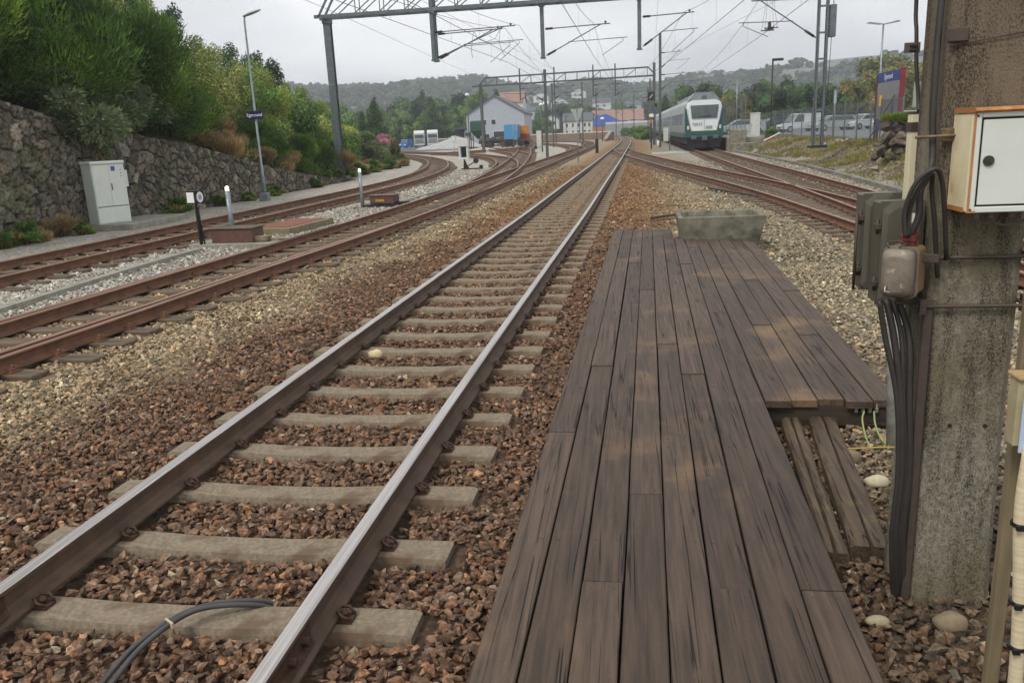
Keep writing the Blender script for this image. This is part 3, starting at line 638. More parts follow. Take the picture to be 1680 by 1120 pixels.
# green-brown enclosures
M_encl = mat('enclosure_olive', srgb(86, 82, 70), srgb(72, 68, 58), 4, .5, 0, .0006, 120, c3=srgb(104, 84, 64), s3=6, t3=.66)
for lab, cat_, (ex, ey, ez), s in (('olive brown enclosure with raised lid beside the rusty cast junction box', 'enclosure', (1.045, 3.60, 1.31), (.165, .16, .43)), ('olive brown hinged enclosure leftmost on the concrete mast', 'enclosure', (1.02, 3.77, 1.345), (.15, .16, .415))):
    e = thing('enclosure', lab, cat_, (ex, ey, ez)); mb = MB(); mb.box(.0, s[0], .03, s[1], 0, s[2], ch=.006); mb.box(-.004, s[0]+.004, .028, .036, -.004, s[2]+.004); mb.build('enclosure_box', M_encl, e)
    mb = MB(); x0, x1, z0, z1 = .0, s[0], .0, s[2]; a = .022; c = .03
    oct_ = lambda a: [(x0+a, z0+a+.02), (x0+a+.02, z0+a), (x1-a-.02, z0+a), (x1-a, z0+a+.02), (x1-a, z1-a-.03), (x1-a-.04, z1-a), (x0+a+.04, z1-a), (x0+a, z1-a-.03)]
    p0 = oct_(0.0); p1 = oct_(.02); vs = [(x, .03, z) for x, z in p0]+[(x, .008, z) for x, z in p0]+[(x, .0, z) for x, z in p1]
    fs = [tuple(range(16, 24))]+[(k*8+i, k*8+(i+1) % 8, k*8+8+(i+1) % 8, k*8+8+i) for k in range(2) for i in range(8)]
    mb.add(vs, fs, 0, .5).build('lid', M_encl, e)
    mb = MB()
    for z in (.09, s[2]-.1): mb = MB(); mb.box(-.022, .0, .01, .05, z-.012, z+.012, ch=.003); mb.tube([(-.012, .03, z-.03), (-.012, .03, z+.03)], .007, 8); mb.build('hinge', M_iron, e)
    if s[0] > .16:
        mb = MB(); mb.box(.112, .142, -.0025, -.0005, .345, .385); mb.tube([(.124, -.004, .364), (.124, -.002, .364)], .004, 8); mb.build('white_label', mat('label_white', srgb(205, 205, 200)), e)
    else:
        mb = MB(); mb.tube([(-.028, .02, .0), (-.028, .02, .34)], .006, 8); mb.build('hinge_rod', M_iron, e)
# cast junction box turned corner-on
M_cast = mat('cast_iron_grey', srgb(128, 120, 106), srgb(98, 88, 76), 7, .6, .15, .002, 70, c3=srgb(176, 172, 158), s3=18, t3=.62)
M_castr = mat('cast_iron_rusty', srgb(142, 108, 66), srgb(112, 96, 74), 9, .65, .15, .002, 70, c3=srgb(160, 98, 44), s3=9, t3=.56)
jb = thing('junction_box', 'grey and rusty cast iron junction box with red collar on the mast side', 'junction box', (1.075, 3.43, 1.385), math.radians(-33))
def rbox(mb, x0, x1, y0, y1, z0, z1, r, n=5):
    P = []
    for cx_, cz, a0 in ((x1-r, z1-r, 0), (x0+r, z1-r, 90), (x0+r, z0+r, 180), (x1-r, z0+r, 270)):
        for k in range(n+1): a = math.radians(a0+90*k/n); P.append((cx_+r*math.cos(a), cz+r*math.sin(a)))
    return mb.prism(P, y0, y1, 'y')
mb = MB(); P0 = []
r = .035
def rrect(x0, x1, z0, z1, r, n=5):
    P = []
    for cx_, cz, a0 in ((x1-r, z1-r, 0), (x0+r, z1-r, 90), (x0+r, z0+r, 180), (x1-r, z0+r, 270)):
        for k in range(n+1): a = math.radians(a0+90*k/n); P.append((cx_+r*math.cos(a), cz+r*math.sin(a)))
    return P
def loft(mb, rings, axis='y', m=0, smooth=True, close=True):
    vs = []; n = len(rings[0][0])
    for P, h in rings:
        for p in P: vs.append((p[0], h, p[1]) if axis == 'y' else (p[0], p[1], h))
    fs = [(k*n+i, k*n+(i+1) % n, k*n+n+(i+1) % n, k*n+n+i) for k in range(len(rings)-1) for i in range(n)]
    mb.add(vs, fs, m, .5, smooth); b = len(mb.v)-len(vs)
    for f in ([b+i for i in range(n)], [b+(len(rings)-1)*n+i for i in range(n)]): mb.f.append(f); mb.m.append(m); mb.t.append(.5); mb.sm.append(False)
    return mb
mb = MB(); loft(mb, [(rrect(-.062, .062, .0, .195, .022), 0), (rrect(-.062, .062, .0, .195, .022), .105)], smooth=False); mb.build('box_casting', M_castr, jb)
mb = MB(); loft(mb, [(rrect(-.068, .068, -.006, .2, .026), 0), (rrect(-.068, .068, -.006, .2, .026), -.010)], smooth=False); mb.build('flange', M_cast, jb)
mb = MB(); loft(mb, [(rrect(-.06, .06, .0, .192, .025), -.010), (rrect(-.06, .06, .0, .192, .03), -.045), (rrect(-.052, .052, .01, .182, .03), -.062), (rrect(-.036, .036, .026, .166, .025), -.070)]); mb.build('domed_cover', M_cast, jb)
mb = MB(); mb.tube([(.01, .05, .19), (.01, .05, .215), (.01, .05, .217), (.01, .05, .240), (.01, .05, .242), (.01, .05, .255)], [.028, .028, .034, .034, .027, .027], 14, smooth=False); mb.build('red_collar', mat('red_rust', srgb(112, 44, 34), srgb(80, 36, 28), 22, .7, 0, .002, 70), jb)
mb = MB(); mb.tube([(.0, .05, -.005), (.0, .05, -.03)], .026, 12); mb.build('lower_gland', M_iron, jb)
mb = MB(); mb.tube([(-.04, -.045, .199), (-.05, -.02, .216), (-.02, .0, .22), (.02, -.01, .212), (.0, -.04, .199)], .004, 6); mb.build('lifting_wire', M_iron, jb); mb = MB(); mb.tube([(-.03, -.07, .05), (-.03, -.085, .045), (-.03, -.09, .03), (-.01, -.088, .028)], .004, 6); mb.build('lifting_wire', mat('bright_wire', srgb(160, 162, 162), None, rough=.4, metal=.6), jb)
mb = MB(); mb.box(.04, .12, .06, .075, .13, .165, ch=.003); mb.build('bracket', M_iron, jb)
# narrow cream duct above the enclosures
cd = thing('cable_duct', 'narrow cream box duct with rusty top edge strapped behind the black cables', 'duct', (1.225, 3.9, 1.68))
mb = MB(); mb.box(0, .062, 0, .06, 0, .41, ch=.002); mb.build('duct_body', mat('duct_cream', srgb(216, 208, 180), srgb(206, 196, 162), 4, .5, c3=srgb(150, 112, 74), s3=9, t3=.7), cd)
mb = MB(); mb.box(-.004, .066, -.004, .064, .335, .375); mb.build('strap', M_iron, cd)
mb = MB(); mb.box(-.002, .064, -.002, .062, .41, .418); mb.build('duct_cap', M_iron, cd)
mb = MB(); mb.box(.02, .075, -.03, -.004, .02, .09, ch=.004); mb.tube([(.05, -.035, .06), (.05, -.028, .06)], .015, 10); mb.build('torn_bracket', mat('torn_rust', srgb(74, 44, 36), srgb(56, 36, 30), 16, .8), cd)
# cables
M_cab = mat('black_cable', srgb(40, 36, 34), srgb(52, 46, 42), 8, .55, 0, .0005, 60)
def cable(label, pts, r, name='black_cable', mt=None, cat_='cable', group=None, n=8):
    P = [Vector(p) for p in pts]; Q = [P[0]*2-P[1]]+P+[P[-1]*2-P[-2]]; o = []
    for i in range(1, len(Q)-2):
        for k in range(6):
            t = k/6; a, b_, c, d = Q[i-1:i+3]; o.append(.5*((2*b_)+(-a+c)*t+(2*a-5*b_+4*c-d)*t*t+(-a+3*b_-3*c+d)*t**3))
    o.append(P[-1]); mb = MB(); mb.tube(o, r, n); ob = mb.build(name, mt or M_cab); return tag(ob, label, cat_, group)
cable('thick black cable running up the left edge of the mast and out of the picture', [(1.105, 3.45, 1.62), (1.13, 3.44, 1.70), (1.13, 3.44, 1.80), (1.165, 3.46, 1.86), (1.185, 3.5, 1.92), (1.18, 3.52, 2.1), (1.185, 3.54, 2.4), (1.2, 3.56, 2.9), (1.22, 3.58, 4.5), (1.24, 3.6, 8)], .0135)
cable('black cable looping from the junction box up over and down behind the clamp rod', [(1.075, 3.40, 1.62), (1.065, 3.40, 1.72), (1.09, 3.38, 1.83), (1.15, 3.36, 1.885), (1.185, 3.38, 1.84), (1.22, 3.42, 1.70), (1.25, 3.46, 1.56), (1.262, 3.49, 1.52)], .0095)
cable('second black cable looping from the junction box down onto the mast face', [(1.09, 3.42, 1.62), (1.085, 3.42, 1.71), (1.11, 3.40, 1.81), (1.15, 3.39, 1.865), (1.165, 3.42, 1.80), (1.19, 3.44, 1.68), (1.215, 3.47, 1.56), (1.235, 3.49, 1.46), (1.24, 3.5, 1.45)], .0095)
cable('thinner black stay cable left of the mast top ending at the cream duct', [(1.25, 3.9, 2.1), (1.25, 3.92, 2.16), (1.235, 3.95, 2.4), (1.235, 4.0, 3.0), (1.27, 4.1, 6.5)], .009)
for i, (x1, x2, x3) in enumerate(((1.04, 1.125, 1.135), (1.075, 1.14, 1.15), (1.105, 1.15, 1.165), (1.135, 1.175, 1.18))):
    cable(['leftmost black cable hanging under the olive enclosure', 'second black cable below the enclosures, bowing left near the ground', 'third black cable dropping beneath the cast junction box', 'rightmost black cable against the mast below the cast junction box'][i],
        [(x1, 3.56+.03*i, 1.34), (x1+.03, 3.55, 1.18), (x2, 3.52, .92), (x3+.01, 3.5, .6), (x3, 3.49, .3), (x3+.03, 3.52, .05), (x3+.05, 3.55, -.1)], [.012, .015, .011, .015][i], group='black cables dropping down the mast')
mb = MB(); mb.box(1.20, 1.235, 3.5, 3.53, -.05, 1.34, ch=.004); tag(mb.build('cable_cover_strip', M_iron), 'dark flat cover strip on the left corner of the mast beside the dropping cables', 'cover strip')
sb = thing('sign_plate', 'small grey plate clamped to the stay cable left of the mast', 'plate', (1.185, 3.94, 2.345)); mb = MB(); mb.box(0, .065, 0, .004, 0, .042); mb.build('plate', mat('grey_plate', srgb(96, 92, 88), srgb(74, 70, 66), 6, .6), sb); mb = MB()
for z in (.012, .03): mb.box(.02, .045, -.012, 0, z-.003, z+.003)
mb.build('clip', M_iron, sb)
vb = thing('louvred_vent_box', 'pale green louvred box behind the stay cable above the cream duct', 'vent box', (1.30, 4.1, 2.12)); mb = MB(); mb.box(0, .05, 0, .05, 0, .11)
for k in range(6): mb.box(-.002, .052, -.006, 0, .006+k*.017, .014+k*.017)
mb.build('vent_body', mat('pale_green', srgb(168, 182, 166), srgb(150, 164, 150), 8, .6), vb)
# small round post behind the enclosures and the capped grey post farther back
t = thing('galvanised_post', 'short pale galvanised post standing just beyond the deck corner', 'post', (1.72, 5.35, 0)); mb = MB(); mb.tube([(0, 0, -.2), (-.06, .1, 1.3)], [.045, .038], 12); mb.build('tube', mat('weathered_zinc', srgb(170, 172, 166), srgb(128, 126, 116), 8, .5, .3, .001), t)
mb = MB(); mb.tube([(-.07, -.055, .5), (0, -.06, .49), (.2, -.1, .5)], .004, 6); mb.build('wire_band', M_iron, t)
t = thing('capped_concrete_post', 'squat grey concrete post with flat cap behind the olive enclosures', 'post', (3.9, 11.6, 0)); mb = MB(); mb.box(-.14, .14, -.14, .14, -.1, .93, ch=.01); mb.build('shaft', M_conc, t); mb = MB(); mb.box(-.19, .19, -.19, .19, .93, 1.06, ch=.02); mb.build('cap', M_conc, t)
# bottom right corner : conduit with cable ties, small weathered box
M_cond = mat('cream_conduit', srgb(214, 202, 172), srgb(192, 176, 142), 6, .6, 0, .0006, 90, stretch=(1, 1, 12))
M_blk = mat('tie_black', (.01, .01, .01, 1), rough=.5)
wb = thing('weathered_terminal_box', 'weathered cream terminal box with pale blue front at the right picture edge', 'terminal box', (1.238, 2.72, 1.0)); mb = MB(); mb.box(.0, .22, 0, .07, .02, .245, ch=.004); mb.build('box_body', mat('mossy_cream', srgb(166, 156, 126), srgb(138, 126, 92), 7, .8, c3=srgb(118, 104, 72), s3=6, t3=.55), wb)
mb = MB(); mb.box(.016, .2, -.010, 0, .0, .215, ch=.003); mb.build('front_plate', mat('pale_blue_plate', srgb(176, 192, 212), srgb(166, 182, 202), 5, .35), wb); mb = MB(); mb.box(-.006, .226, -.012, .078, .245, .26, ch=.004); mb.build('box_lid', mat('tan_lid', srgb(168, 142, 98), srgb(142, 118, 82), 8, .7), wb)
wp = thing('timber_stake', 'square weathered stake standing behind the ribbed cream conduits', 'stake', (1.305, 2.86, 0)); mb = MB(); mb.box(-.005, .04, .0, .04, -.1, 1.62, ch=.003); mb.build('stake_shaft', mat('stake_wood', srgb(128, 114, 88), srgb(100, 90, 68), 6, .8, stretch=(4, 4, .4)), wp)
cp = []
for i, xs_ in enumerate(((1.285, 1.275, 1.30, 1.315, 1.325), (1.34, 1.335, 1.35, 1.365, 1.375))):
    cable(['ribbed cream conduit nearer the mast at the right edge', 'second ribbed cream conduit along the picture edge'][i], [(xs_[0], 2.70, 1.02), (xs_[1], 2.69, .8), (xs_[2], 2.69, .5), (xs_[3], 2.69, .25), (xs_[4], 2.7, -.1)], .023, 'ribbed_conduit', M_cond, 'conduit', n=14)
for z, xx in ((.76, 1.302), (.47, 1.325), (.3, 1.335)):
    mb = MB(); P = rrect(xx-.055, xx+.06, 2.662, 2.722, .028, 4); P2 = [(a, b_) for a, b_ in P]; mb.prism(P, z-.006, z+.006, 'z'); mb.box(xx-.052, xx-.03, 2.652, 2.664, z-.009, z+.009)
    tag(mb.build('cable_tie', M_blk), 'black cable tie round the cream conduits %s' % {.76: 'just below the terminal box', .47: 'halfway down', .3: 'nearest the ground'}[z], 'cable tie', 'ties on the conduits')
t = thing('drain_tube', 'slim olive-grey tube rising along the right side of the mast', 'tube', (1.63, 3.75, 0)); mb = MB(); mb.tube([(0, 0, -.1), (-.005, 0, .3), (0, .02, 1.08)], .022, 10); mb.tube([(-.003, 0, .33), (-.003, 0, .37)], .026, 10); mb.build('tube', mat('olive_tube', srgb(132, 128, 106), srgb(108, 102, 84), 5, .7), t)
mb = MB(); mb.tube([(0, .02, 1.08), (.0, .02, 1.2), (.005, .02, 1.26)], .012, 8); mb.tube([(.004, .02, 1.2), (.03, .02, 1.5), (.0, .03, 1.9)], .0035, 5); mb.build('cable_tail', M_cab, t)
# earth wires, clamps and stones by the notch
M_yg = mat('earth_wire_green', srgb(112, 146, 100), srgb(156, 160, 92), 40, .5, stretch=(1, 1, 3)); M_yel = mat('yellow_wire', srgb(178, 160, 66), srgb(150, 130, 60), 6, .5)
cable('green and yellow earth wire curving down from the beam clamps', [(1.60, 5.66, .12), (1.57, 5.58, .08), (1.56, 5.4, .0), (1.58, 5.2, -.03), (1.66, 5.05, -.03)], .006, 'earth_wire', M_yg, 'wire')
cable('second green and yellow earth wire nearer the mast', [(1.665, 5.66, .12), (1.65, 5.56, .06), (1.66, 5.42, .0), (1.72, 5.3, -.02)], .006, 'earth_wire', M_yg, 'wire')
cable('dull yellow wire lying on the stones under the deck edge', [(1.28, 5.28, .0), (1.42, 5.24, .012), (1.6, 5.27, .01), (1.75, 5.3, .0)], .006, 'yellow_wire', M_yel, 'wire')
t = thing('earth_clamps', 'row of small steel clamps bolted to the beam under the deck', 'clamps', (1.56, 5.72, .1)); mb = MB()
for k in range(4): mb.box(k*.045-.012, k*.045+.012, -.02, .0, -.005, .03, ch=.003); mb.tube([(k*.045, -.01, .02), (k*.045, -.01, .045)], .006, 6); mb.ball((k*.045, -.01, .05), .009, 6)
mb.build('clamp_set', mat('zinc', srgb(150, 146, 138), None, rough=.4, metal=.6), t)
for nm, lab, (x, y, z), s, sq, c in (('cobble', 'large rounded brown cobble at the foot of the concrete mast', (1.335, 3.30, .0), .056, (1.25, .9, .8), srgb(128, 114, 90)), ('cobble', 'pale flat stone lying between the deck edge and the mast foot', (1.04, 3.30, -.01), .04, (1.3, .8, .6), srgb(160, 150, 122)),
        ('cobble', 'whitish stone among the rubble behind the baulks', (1.44, 4.75, .0), .055, (1.3, .9, .7), srgb(186, 176, 150)), ('cobble', 'brown stone resting against the yellow wire', (1.38, 5.12, .0), .06, (1.1, .9, .8), srgb(122, 108, 84)),
        ('pebble', 'smooth cream pebble lying between the main rails', (-2.52, 7.72, .0), .062, (1.25, .9, .8), srgb(206, 186, 148))):
    mb = MB(); mb.ball((0, 0, 0), s, 14, sq=sq)
    mb.v = [tuple(Vector(v)*(1+.09*math.sin(v[0]*60+v[1]*45)+.05*math.sin(v[2]*90+v[1]*70))) for v in mb.v]
    o = mb.build(nm, mat(lab[:12], c, tuple(q*.75 for q in c[:3])+(1,), 30, .85, 0, .001, 90)); o.location = (x, y, z); tag(o, lab, 'stone')
# loose cable pair over the nearest sleeper
for i, dxx in enumerate((0, .035)):
    cable(['left of two grey cables arching over the nearest sleeper', 'right of two grey cables arching over the nearest sleeper'][i], [(-2.16+dxx*1.4, 2.42, -.05), (-2.13+dxx*1.2, 2.6, .0), (-2.10+dxx, 2.82, .045), (-2.02+dxx*.6, 3.04, .055), (-1.9, 3.17+dxx*-.8, .045), (-1.74, 3.27-dxx, .0), (-1.66, 3.32-dxx, -.06)], .0125, 'grey_cable', mat('cable_dusty', srgb(74, 72, 72), srgb(60, 58, 58), 9, .5), group='cable pair on the sleeper')
mb = MB(); mb.box(-.018, .05, -.005, .005, -.014, .014, ch=.002); o = mb.build('cable_tape', mat('tape_pale', srgb(176, 166, 140))); o.location = (-2.04, 2.99, .057); o.rotation_euler = (0, 0, -.6); tag(o, 'pale tape binding the two grey cables together', 'tape')
# ------------------------------------------------------------------ stone retaining wall on the left
def voro_wall(name, label, L0, L1, hfun, foot, lean, cell, step, mt, depth=.07, thick=.5, along='y', seed=3):
    r2 = np.random.default_rng(seed); u = np.arange(L0, L1+step, step); nv = 58; t = np.linspace(0, 1, nv)
    hs = hfun(u); U2, T2_ = np.meshgrid(u, t); Hh = np.interp(U2.ravel(), u, hs).reshape(U2.shape); Zz = T2_*Hh
    nseed = int((L1-L0)*max(hs)/(cell*cell*.8)); su = r2.uniform(L0, L1, nseed); sz = r2.uniform(-.2, max(hs)+.2, nseed)
    for _ in range(2):    # relax a little so that stones stay similar in size
        d = (su[:, None]-su[None])**2+((sz[:, None]-sz[None])*1.15)**2; np.fill_diagonal(d, 9); j = d.argmin(1); m = d.min(1) < (cell*.6)**2
        su = np.where(m, su+(su-su[j])*.4, su); sz = np.where(m, sz+(sz-sz[j])*.4, sz)
    P = np.stack([U2.ravel(), Zz.ravel()], 1); P = P+.05*np.stack([np.sin(P[:, 1]*7+P[:, 0]*3), np.sin(P[:, 0]*6)], 1); f1 = np.empty(len(P)); f2 = np.empty(len(P)); ix = np.empty(len(P), int)
    for a in range(0, len(P), 4000):
        q = P[a:a+4000]; d = np.abs(q[:, None, 0]-su[None])**1.3+(np.abs(q[:, None, 1]-sz[None])*1.25)**1.3; d = d**(1/1.3)
        o = np.partition(d, 1, axis=1)[:, :2]; f1[a:a+4000] = o[:, 0]; f2[a:a+4000] = o[:, 1]; ix[a:a+4000] = d.argmin(1)
    edge = np.clip((f2-f1)/.075, 0, 1); e = edge*edge*(3-2*edge)
    off = e*depth*(.55+.6*r2.random(nseed)[ix])+r2.normal(0, .004, len(P))+ .02*np.sin(P[:, 0]*9+ix)*e
    base = S(108, 103, 90)*r2.lognormal(0, .27, nseed)[:, None]*np.stack([1+r2.normal(.02, .05, nseed), np.ones(nseed), 1-r2.normal(0, .05, nseed)], 1)
    c = base[ix]*(.18+.82*e)[:, None] if False else lerp(S(50, 47, 38), base[ix], e); ms = sm(.1, .9, n2(P[:, 0], P[:, 1], 1.1, 2)+.5*n2(P[:, 0], P[:, 1], 5)); c = lerp(c, S(84, 88, 56), ms*.5)
    V = np.stack([foot-lean*Zz.ravel()+off, U2.ravel(), Zz.ravel()-.05], 1)
    nx, ny = len(u), nv; i = (np.arange(ny-1)[:, None]*nx+np.arange(nx-1)[None]).ravel(); F = np.stack([i, i+1, i+nx+1, i+nx], 1)
    top = V[-nx:].copy(); bk = top.copy(); bk[:, 0] -= thick; bk[:, 2] -= .02; V = np.concatenate([V, bk]); F = np.concatenate([F, np.stack([np.arange((ny-1)*nx, ny*nx-1), np.arange((ny-1)*nx+1, ny*nx), np.arange(ny*nx+1, ny*nx+nx), np.arange(ny*nx, ny*nx+nx-1)], 1)])
    c = np.concatenate([c, np.tile(S(70, 64, 50), (nx, 1))])
    return tag(raw_mesh(name, V, F, 4, mt, col=c), label, 'retaining wall')
M_wall = gmat('wall_stone', 14, 3.2, .006)
voro_wall('stone_wall', 'leaning wall of rough grey brown fitted stones below the shrubs on the left', 9, 45.8, wall_h, WALLX+.06, .085, .34, .065, M_wall)

# ------------------------------------------------------------------ foliage
def leaf_mesh(name, n, clumps, leaf, col, colvar=.3, upright=0.0, asp=1.0, spread=.3, droop=0, mt=None, seed=0, shell=.75):
    """many small leaf faces gathered in clumps; clumps = [(x,y,z,rx,ry,rz)]"""
    r2 = np.random.default_rng(seed); K = len(clumps); cl = np.array(clumps, float); vol = cl[:, 3]*cl[:, 4]*cl[:, 5]; pr = vol**.7/np.sum(vol**.7)
    k = r2.choice(K, n, p=pr); d = r2.normal(size=(n, 3)); d /= np.linalg.norm(d, axis=1)[:, None]
    rad = np.where(r2.random(n) < shell, r2.uniform(.8, 1.08, n), r2.random(n)**.5*.9)
    sub = r2.normal(size=(K*14, 3))*.12; d = d+sub[k*14+r2.integers(0, 14, n)]
    p = cl[k, :3]+d*rad[:, None]*cl[k, 3:]
    out = d*(1, 1, .8)+np.array([0, 0, upright]); out += r2.normal(size=(n, 3))*spread; out /= np.linalg.norm(out, axis=1)[:, None]
    a = r2.normal(size=(n, 3)); side = np.cross(out, a); side /= np.linalg.norm(side, axis=1)[:, None]
    s = leaf*r2.uniform(.6, 1.4, n)[:, None]
    if asp > 1.5:  dirv = out
    else: dirv = np.cross(side, out)+out*.4; dirv /= np.linalg.norm(dirv, axis=1)[:, None]
    A = p-side*s*.5; B = p+side*s*.5; Cc = p+dirv*s*asp
    V = np.stack([A, p-dirv*s*.15*0+side*s*.5, Cc], 1).reshape(-1, 3)
    F = np.arange(n*3).reshape(n, 3)
    base = np.array(col, float)
    if base.ndim == 1: base = base[None]
    kc = base[r2.integers(0, len(base), K)][k]; c = kc*r2.lognormal(0, colvar, n)[:, None]*r2.lognormal(0, .16, K)[k][:, None]
    c = c*np.stack([1+r2.normal(0, .12, n), np.ones(n), 1+r2.normal(0, .1, n)], 1)
    o = raw_mesh(name, V, F, 3, mt, col=np.repeat(np.clip(c, 0, .9), 3, 0)); return o
def leafmat(name, trans=.25, rough=.6):
    m = bpy.data.materials.new(name); m.use_nodes = True; n = m.node_tree; b = n.nodes['Principled BSDF']; b.inputs['Roughness'].default_value = rough; b.inputs['Specular IOR Level'].default_value = .3
    at = n.nodes.new('ShaderNodeAttribute'); at.attribute_name = 'zone'; n.links.new(at.outputs['Color'], b.inputs['Base Color'])
    tr = n.nodes.new('ShaderNodeBsdfTranslucent'); n.links.new(at.outputs['Color'], tr.inputs['Color']); mx = n.nodes.new('ShaderNodeMixShader'); mx.inputs[0].default_value = trans
    n.links.new(b.outputs[0], mx.inputs[1]); n.links.new(tr.outputs[0], mx.inputs[2]); n.links.new(mx.outputs[0], n.nodes['Material Output'].inputs[0]); return m
M_leaf = leafmat('leaves'); M_bark = mat('bark', srgb(84, 74, 62), srgb(60, 50, 42), 12, .9, 0, .01)
def dome(n, R, H, seed, lo=.25, rmin=.28, rmax=.5):
    r = random.Random(seed); o = []
    for _ in range(n):
        a = r.uniform(0, 6.283); q = math.sqrt(r.random())*.78; z = lo+(1-lo)*r.random()*math.sqrt(max(0, 1-q*q)); k = r.uniform(rmin, rmax)
        o.append((q*math.cos(a)*R, q*math.sin(a)*R, z*H*.88, k*R*.8, k*R*.8, k*H*.42))
    return o
def stems(n, R, H, seed, r0=.05):
    r = random.Random(seed); mb = MB()
    for _ in range(n):
        a = r.uniform(0, 6.283); q = R*.6*r.random(); mb.tube([(0, 0, -.3), (math.cos(a)*q*.4, math.sin(a)*q*.4, H*.35), (math.cos(a)*q, math.sin(a)*q, H*.8)], [r0, r0*.7, r0*.25], 5)
    return mb
PROTO = {}
def plant_proto(key, name, kind, n, R, H, leaf, col, seed, nc=14, trunk=False, **kw):
    f = leaf_mesh('foliage' if not trunk else 'crown', n, dome(nc, R, H, seed, lo=kw.pop('lo', .2), rmin=kw.pop('rmin', .28), rmax=kw.pop('rmax', .5)), leaf, col, mt=M_leaf, seed=seed, **kw)
    if trunk:
        mb = MB(); r = random.Random(seed); mb.tube([(0, 0, -.4), (.05, .03, H*.3), (-.03, 0, H*.6), (0, 0, H*.85)], [H*.022, H*.016, H*.010, H*.003], 7)
        for _ in range(7): a = r.uniform(0, 6.28); z = H*r.uniform(.25, .6); mb.tube([(0, 0, z), (math.cos(a)*R*.4, math.sin(a)*R*.4, z+H*.1), (math.cos(a)*R*.75, math.sin(a)*R*.75, z+H*.22)], [H*.008, H*.006, H*.002], 5)
        s = mb.build('trunk', M_bark)
    else: s = stems(6, R, H, seed, .03).build('stem', M_bark)
    C.objects.unlink(f); C.objects.unlink(s); PROTO[key] = (name, kind, f.data, s.data, 'crown' if trunk else 'foliage', 'trunk' if trunk else 'stem')
def conifer_mesh(n, H, R, leaf, col, seed):
    r2 = np.random.default_rng(seed); cl = []
    for i in range(16):
        t = i/16; z = H*(.12+.86*t); rr = R*(1-t)**.9+.1
        for k in range(max(3, int(7*(1-t)))): a = k*6.283/max(3, int(7*(1-t)))+i*.9+r2.uniform(-.3, .3); q = rr*r2.uniform(.45, .75); cl.append((math.cos(a)*q, math.sin(a)*q, z-rr*.12, rr*.42, rr*.42, H*.035))
    return leaf_mesh('crown', n, cl, leaf, col, mt=M_leaf, seed=seed, asp=1.8, spread=.4)
def conifer_proto(key, n, H, R, leaf, col, seed):
    f = conifer_mesh(n, H, R, leaf, col, seed); mb = MB(); mb.tube([(0, 0, -.4), (0, 0, H*.97)], [H*.018, .01], 7); s = mb.build('trunk', M_bark); C.objects.unlink(f); C.objects.unlink(s)
    PROTO[key] = ('conifer', 'tree', f.data, s.data, 'crown', 'trunk')
BR = [S(78, 108, 40), S(96, 126, 44), S(64, 90, 38), S(112, 138, 52)]; YG = [S(150, 160, 84), S(134, 148, 74), S(168, 172, 104), S(116, 130, 66)]
LF = [S(104, 134, 62), S(122, 150, 70), S(86, 114, 56)]; DK_ = [S(66, 90, 54), S(80, 106, 60), S(54, 74, 48)]; DRY = [S(160, 138, 96), S(138, 116, 80), S(168, 150, 106)]
OL = [S(126, 118, 66), S(140, 128, 74), S(108, 112, 64)]; PUR = [S(196, 130, 160), S(178, 122, 142), S(128, 122, 76), S(124, 128, 78)]; PALEG = [S(116, 128, 92), S(130, 138, 104), S(100, 112, 78)]
plant_proto('broomA', 'broom_shrub', 'shrub', 42000, 2.3, 4.0, .034, BR, 1, nc=26, upright=1.1, asp=5, spread=.35, lo=.02)
plant_proto('broomB', 'broom_shrub', 'shrub', 42000, 2.5, 4.2, .034, BR[:3], 2, nc=30, upright=1.0, asp=5, spread=.4, lo=.02)
plant_proto('greyshrub', 'grey_leaved_shrub', 'shrub', 24000, 1.8, 2.6, .075, [S(116, 128, 92), S(98, 114, 78)], 3, nc=22, asp=1.6, lo=.05)
plant_proto('birchA', 'young_birch', 'tree', 34000, 2.0, 5.2, .085, YG, 4, nc=30, trunk=True, rmin=.2, rmax=.42, lo=.12)
plant_proto('birchB', 'young_birch', 'tree', 34000, 2.2, 5.6, .085, YG[:3]+LF[:1], 5, nc=34, trunk=True, rmin=.2, rmax=.4, lo=.1)
plant_proto('leafA', 'leafy_shrub', 'shrub', 24000, 2.0, 3.4, .10, LF, 6, nc=24, lo=.05)
plant_proto('leafB', 'leafy_shrub', 'shrub', 24000, 2.1, 3.0, .10, LF+YG[:1], 7, nc=24, lo=.05)
plant_proto('darktree', 'dark_tree', 'tree', 30000, 2.6, 6.5, .12, DK_, 8, nc=34, trunk=True, rmin=.2, rmax=.42, lo=.15)
plant_proto('dry', 'dry_grass_tuft', 'grass tuft', 5000, .8, .9, .02, DRY, 9, nc=8, upright=1.6, asp=9, spread=.35, lo=.0)
plant_proto('weeds', 'weed_clump', 'weeds', 3500, .7, .7, .05, OL+LF, 10, nc=7, upright=.8, asp=2.5, lo=.0)
plant_proto('fireweed', 'fireweed_clump', 'wildflowers', 16000, 1.3, 2.3, .055, PUR, 11, nc=20, upright=1.2, asp=2.2, lo=.05)
plant_proto('bigA', 'broadleaf_tree', 'tree', 22000, 4.6, 9.5, .34, DK_+LF[:1], 12, nc=40, trunk=True, rmin=.18, rmax=.36, lo=.1)
plant_proto('bigB', 'broadleaf_tree', 'tree', 22000, 5.2, 10, .34, DK_, 13, nc=44, trunk=True, rmin=.18, rmax=.34, lo=.08)
plant_proto('bigO', 'olive_tree_crown', 'tree', 22000, 5.0, 9.8, .32, OL, 14, nc=42, trunk=True, rmin=.18, rmax=.34, lo=.1)
plant_proto('bigM', 'broadleaf_tree', 'tree', 22000, 4.8, 9.5, .34, LF, 15, nc=40, trunk=True, rmin=.18, rmax=.36, lo=.05)
PROTO['bigO'] = ('broadleaf_tree',)+PROTO['bigO'][1:]
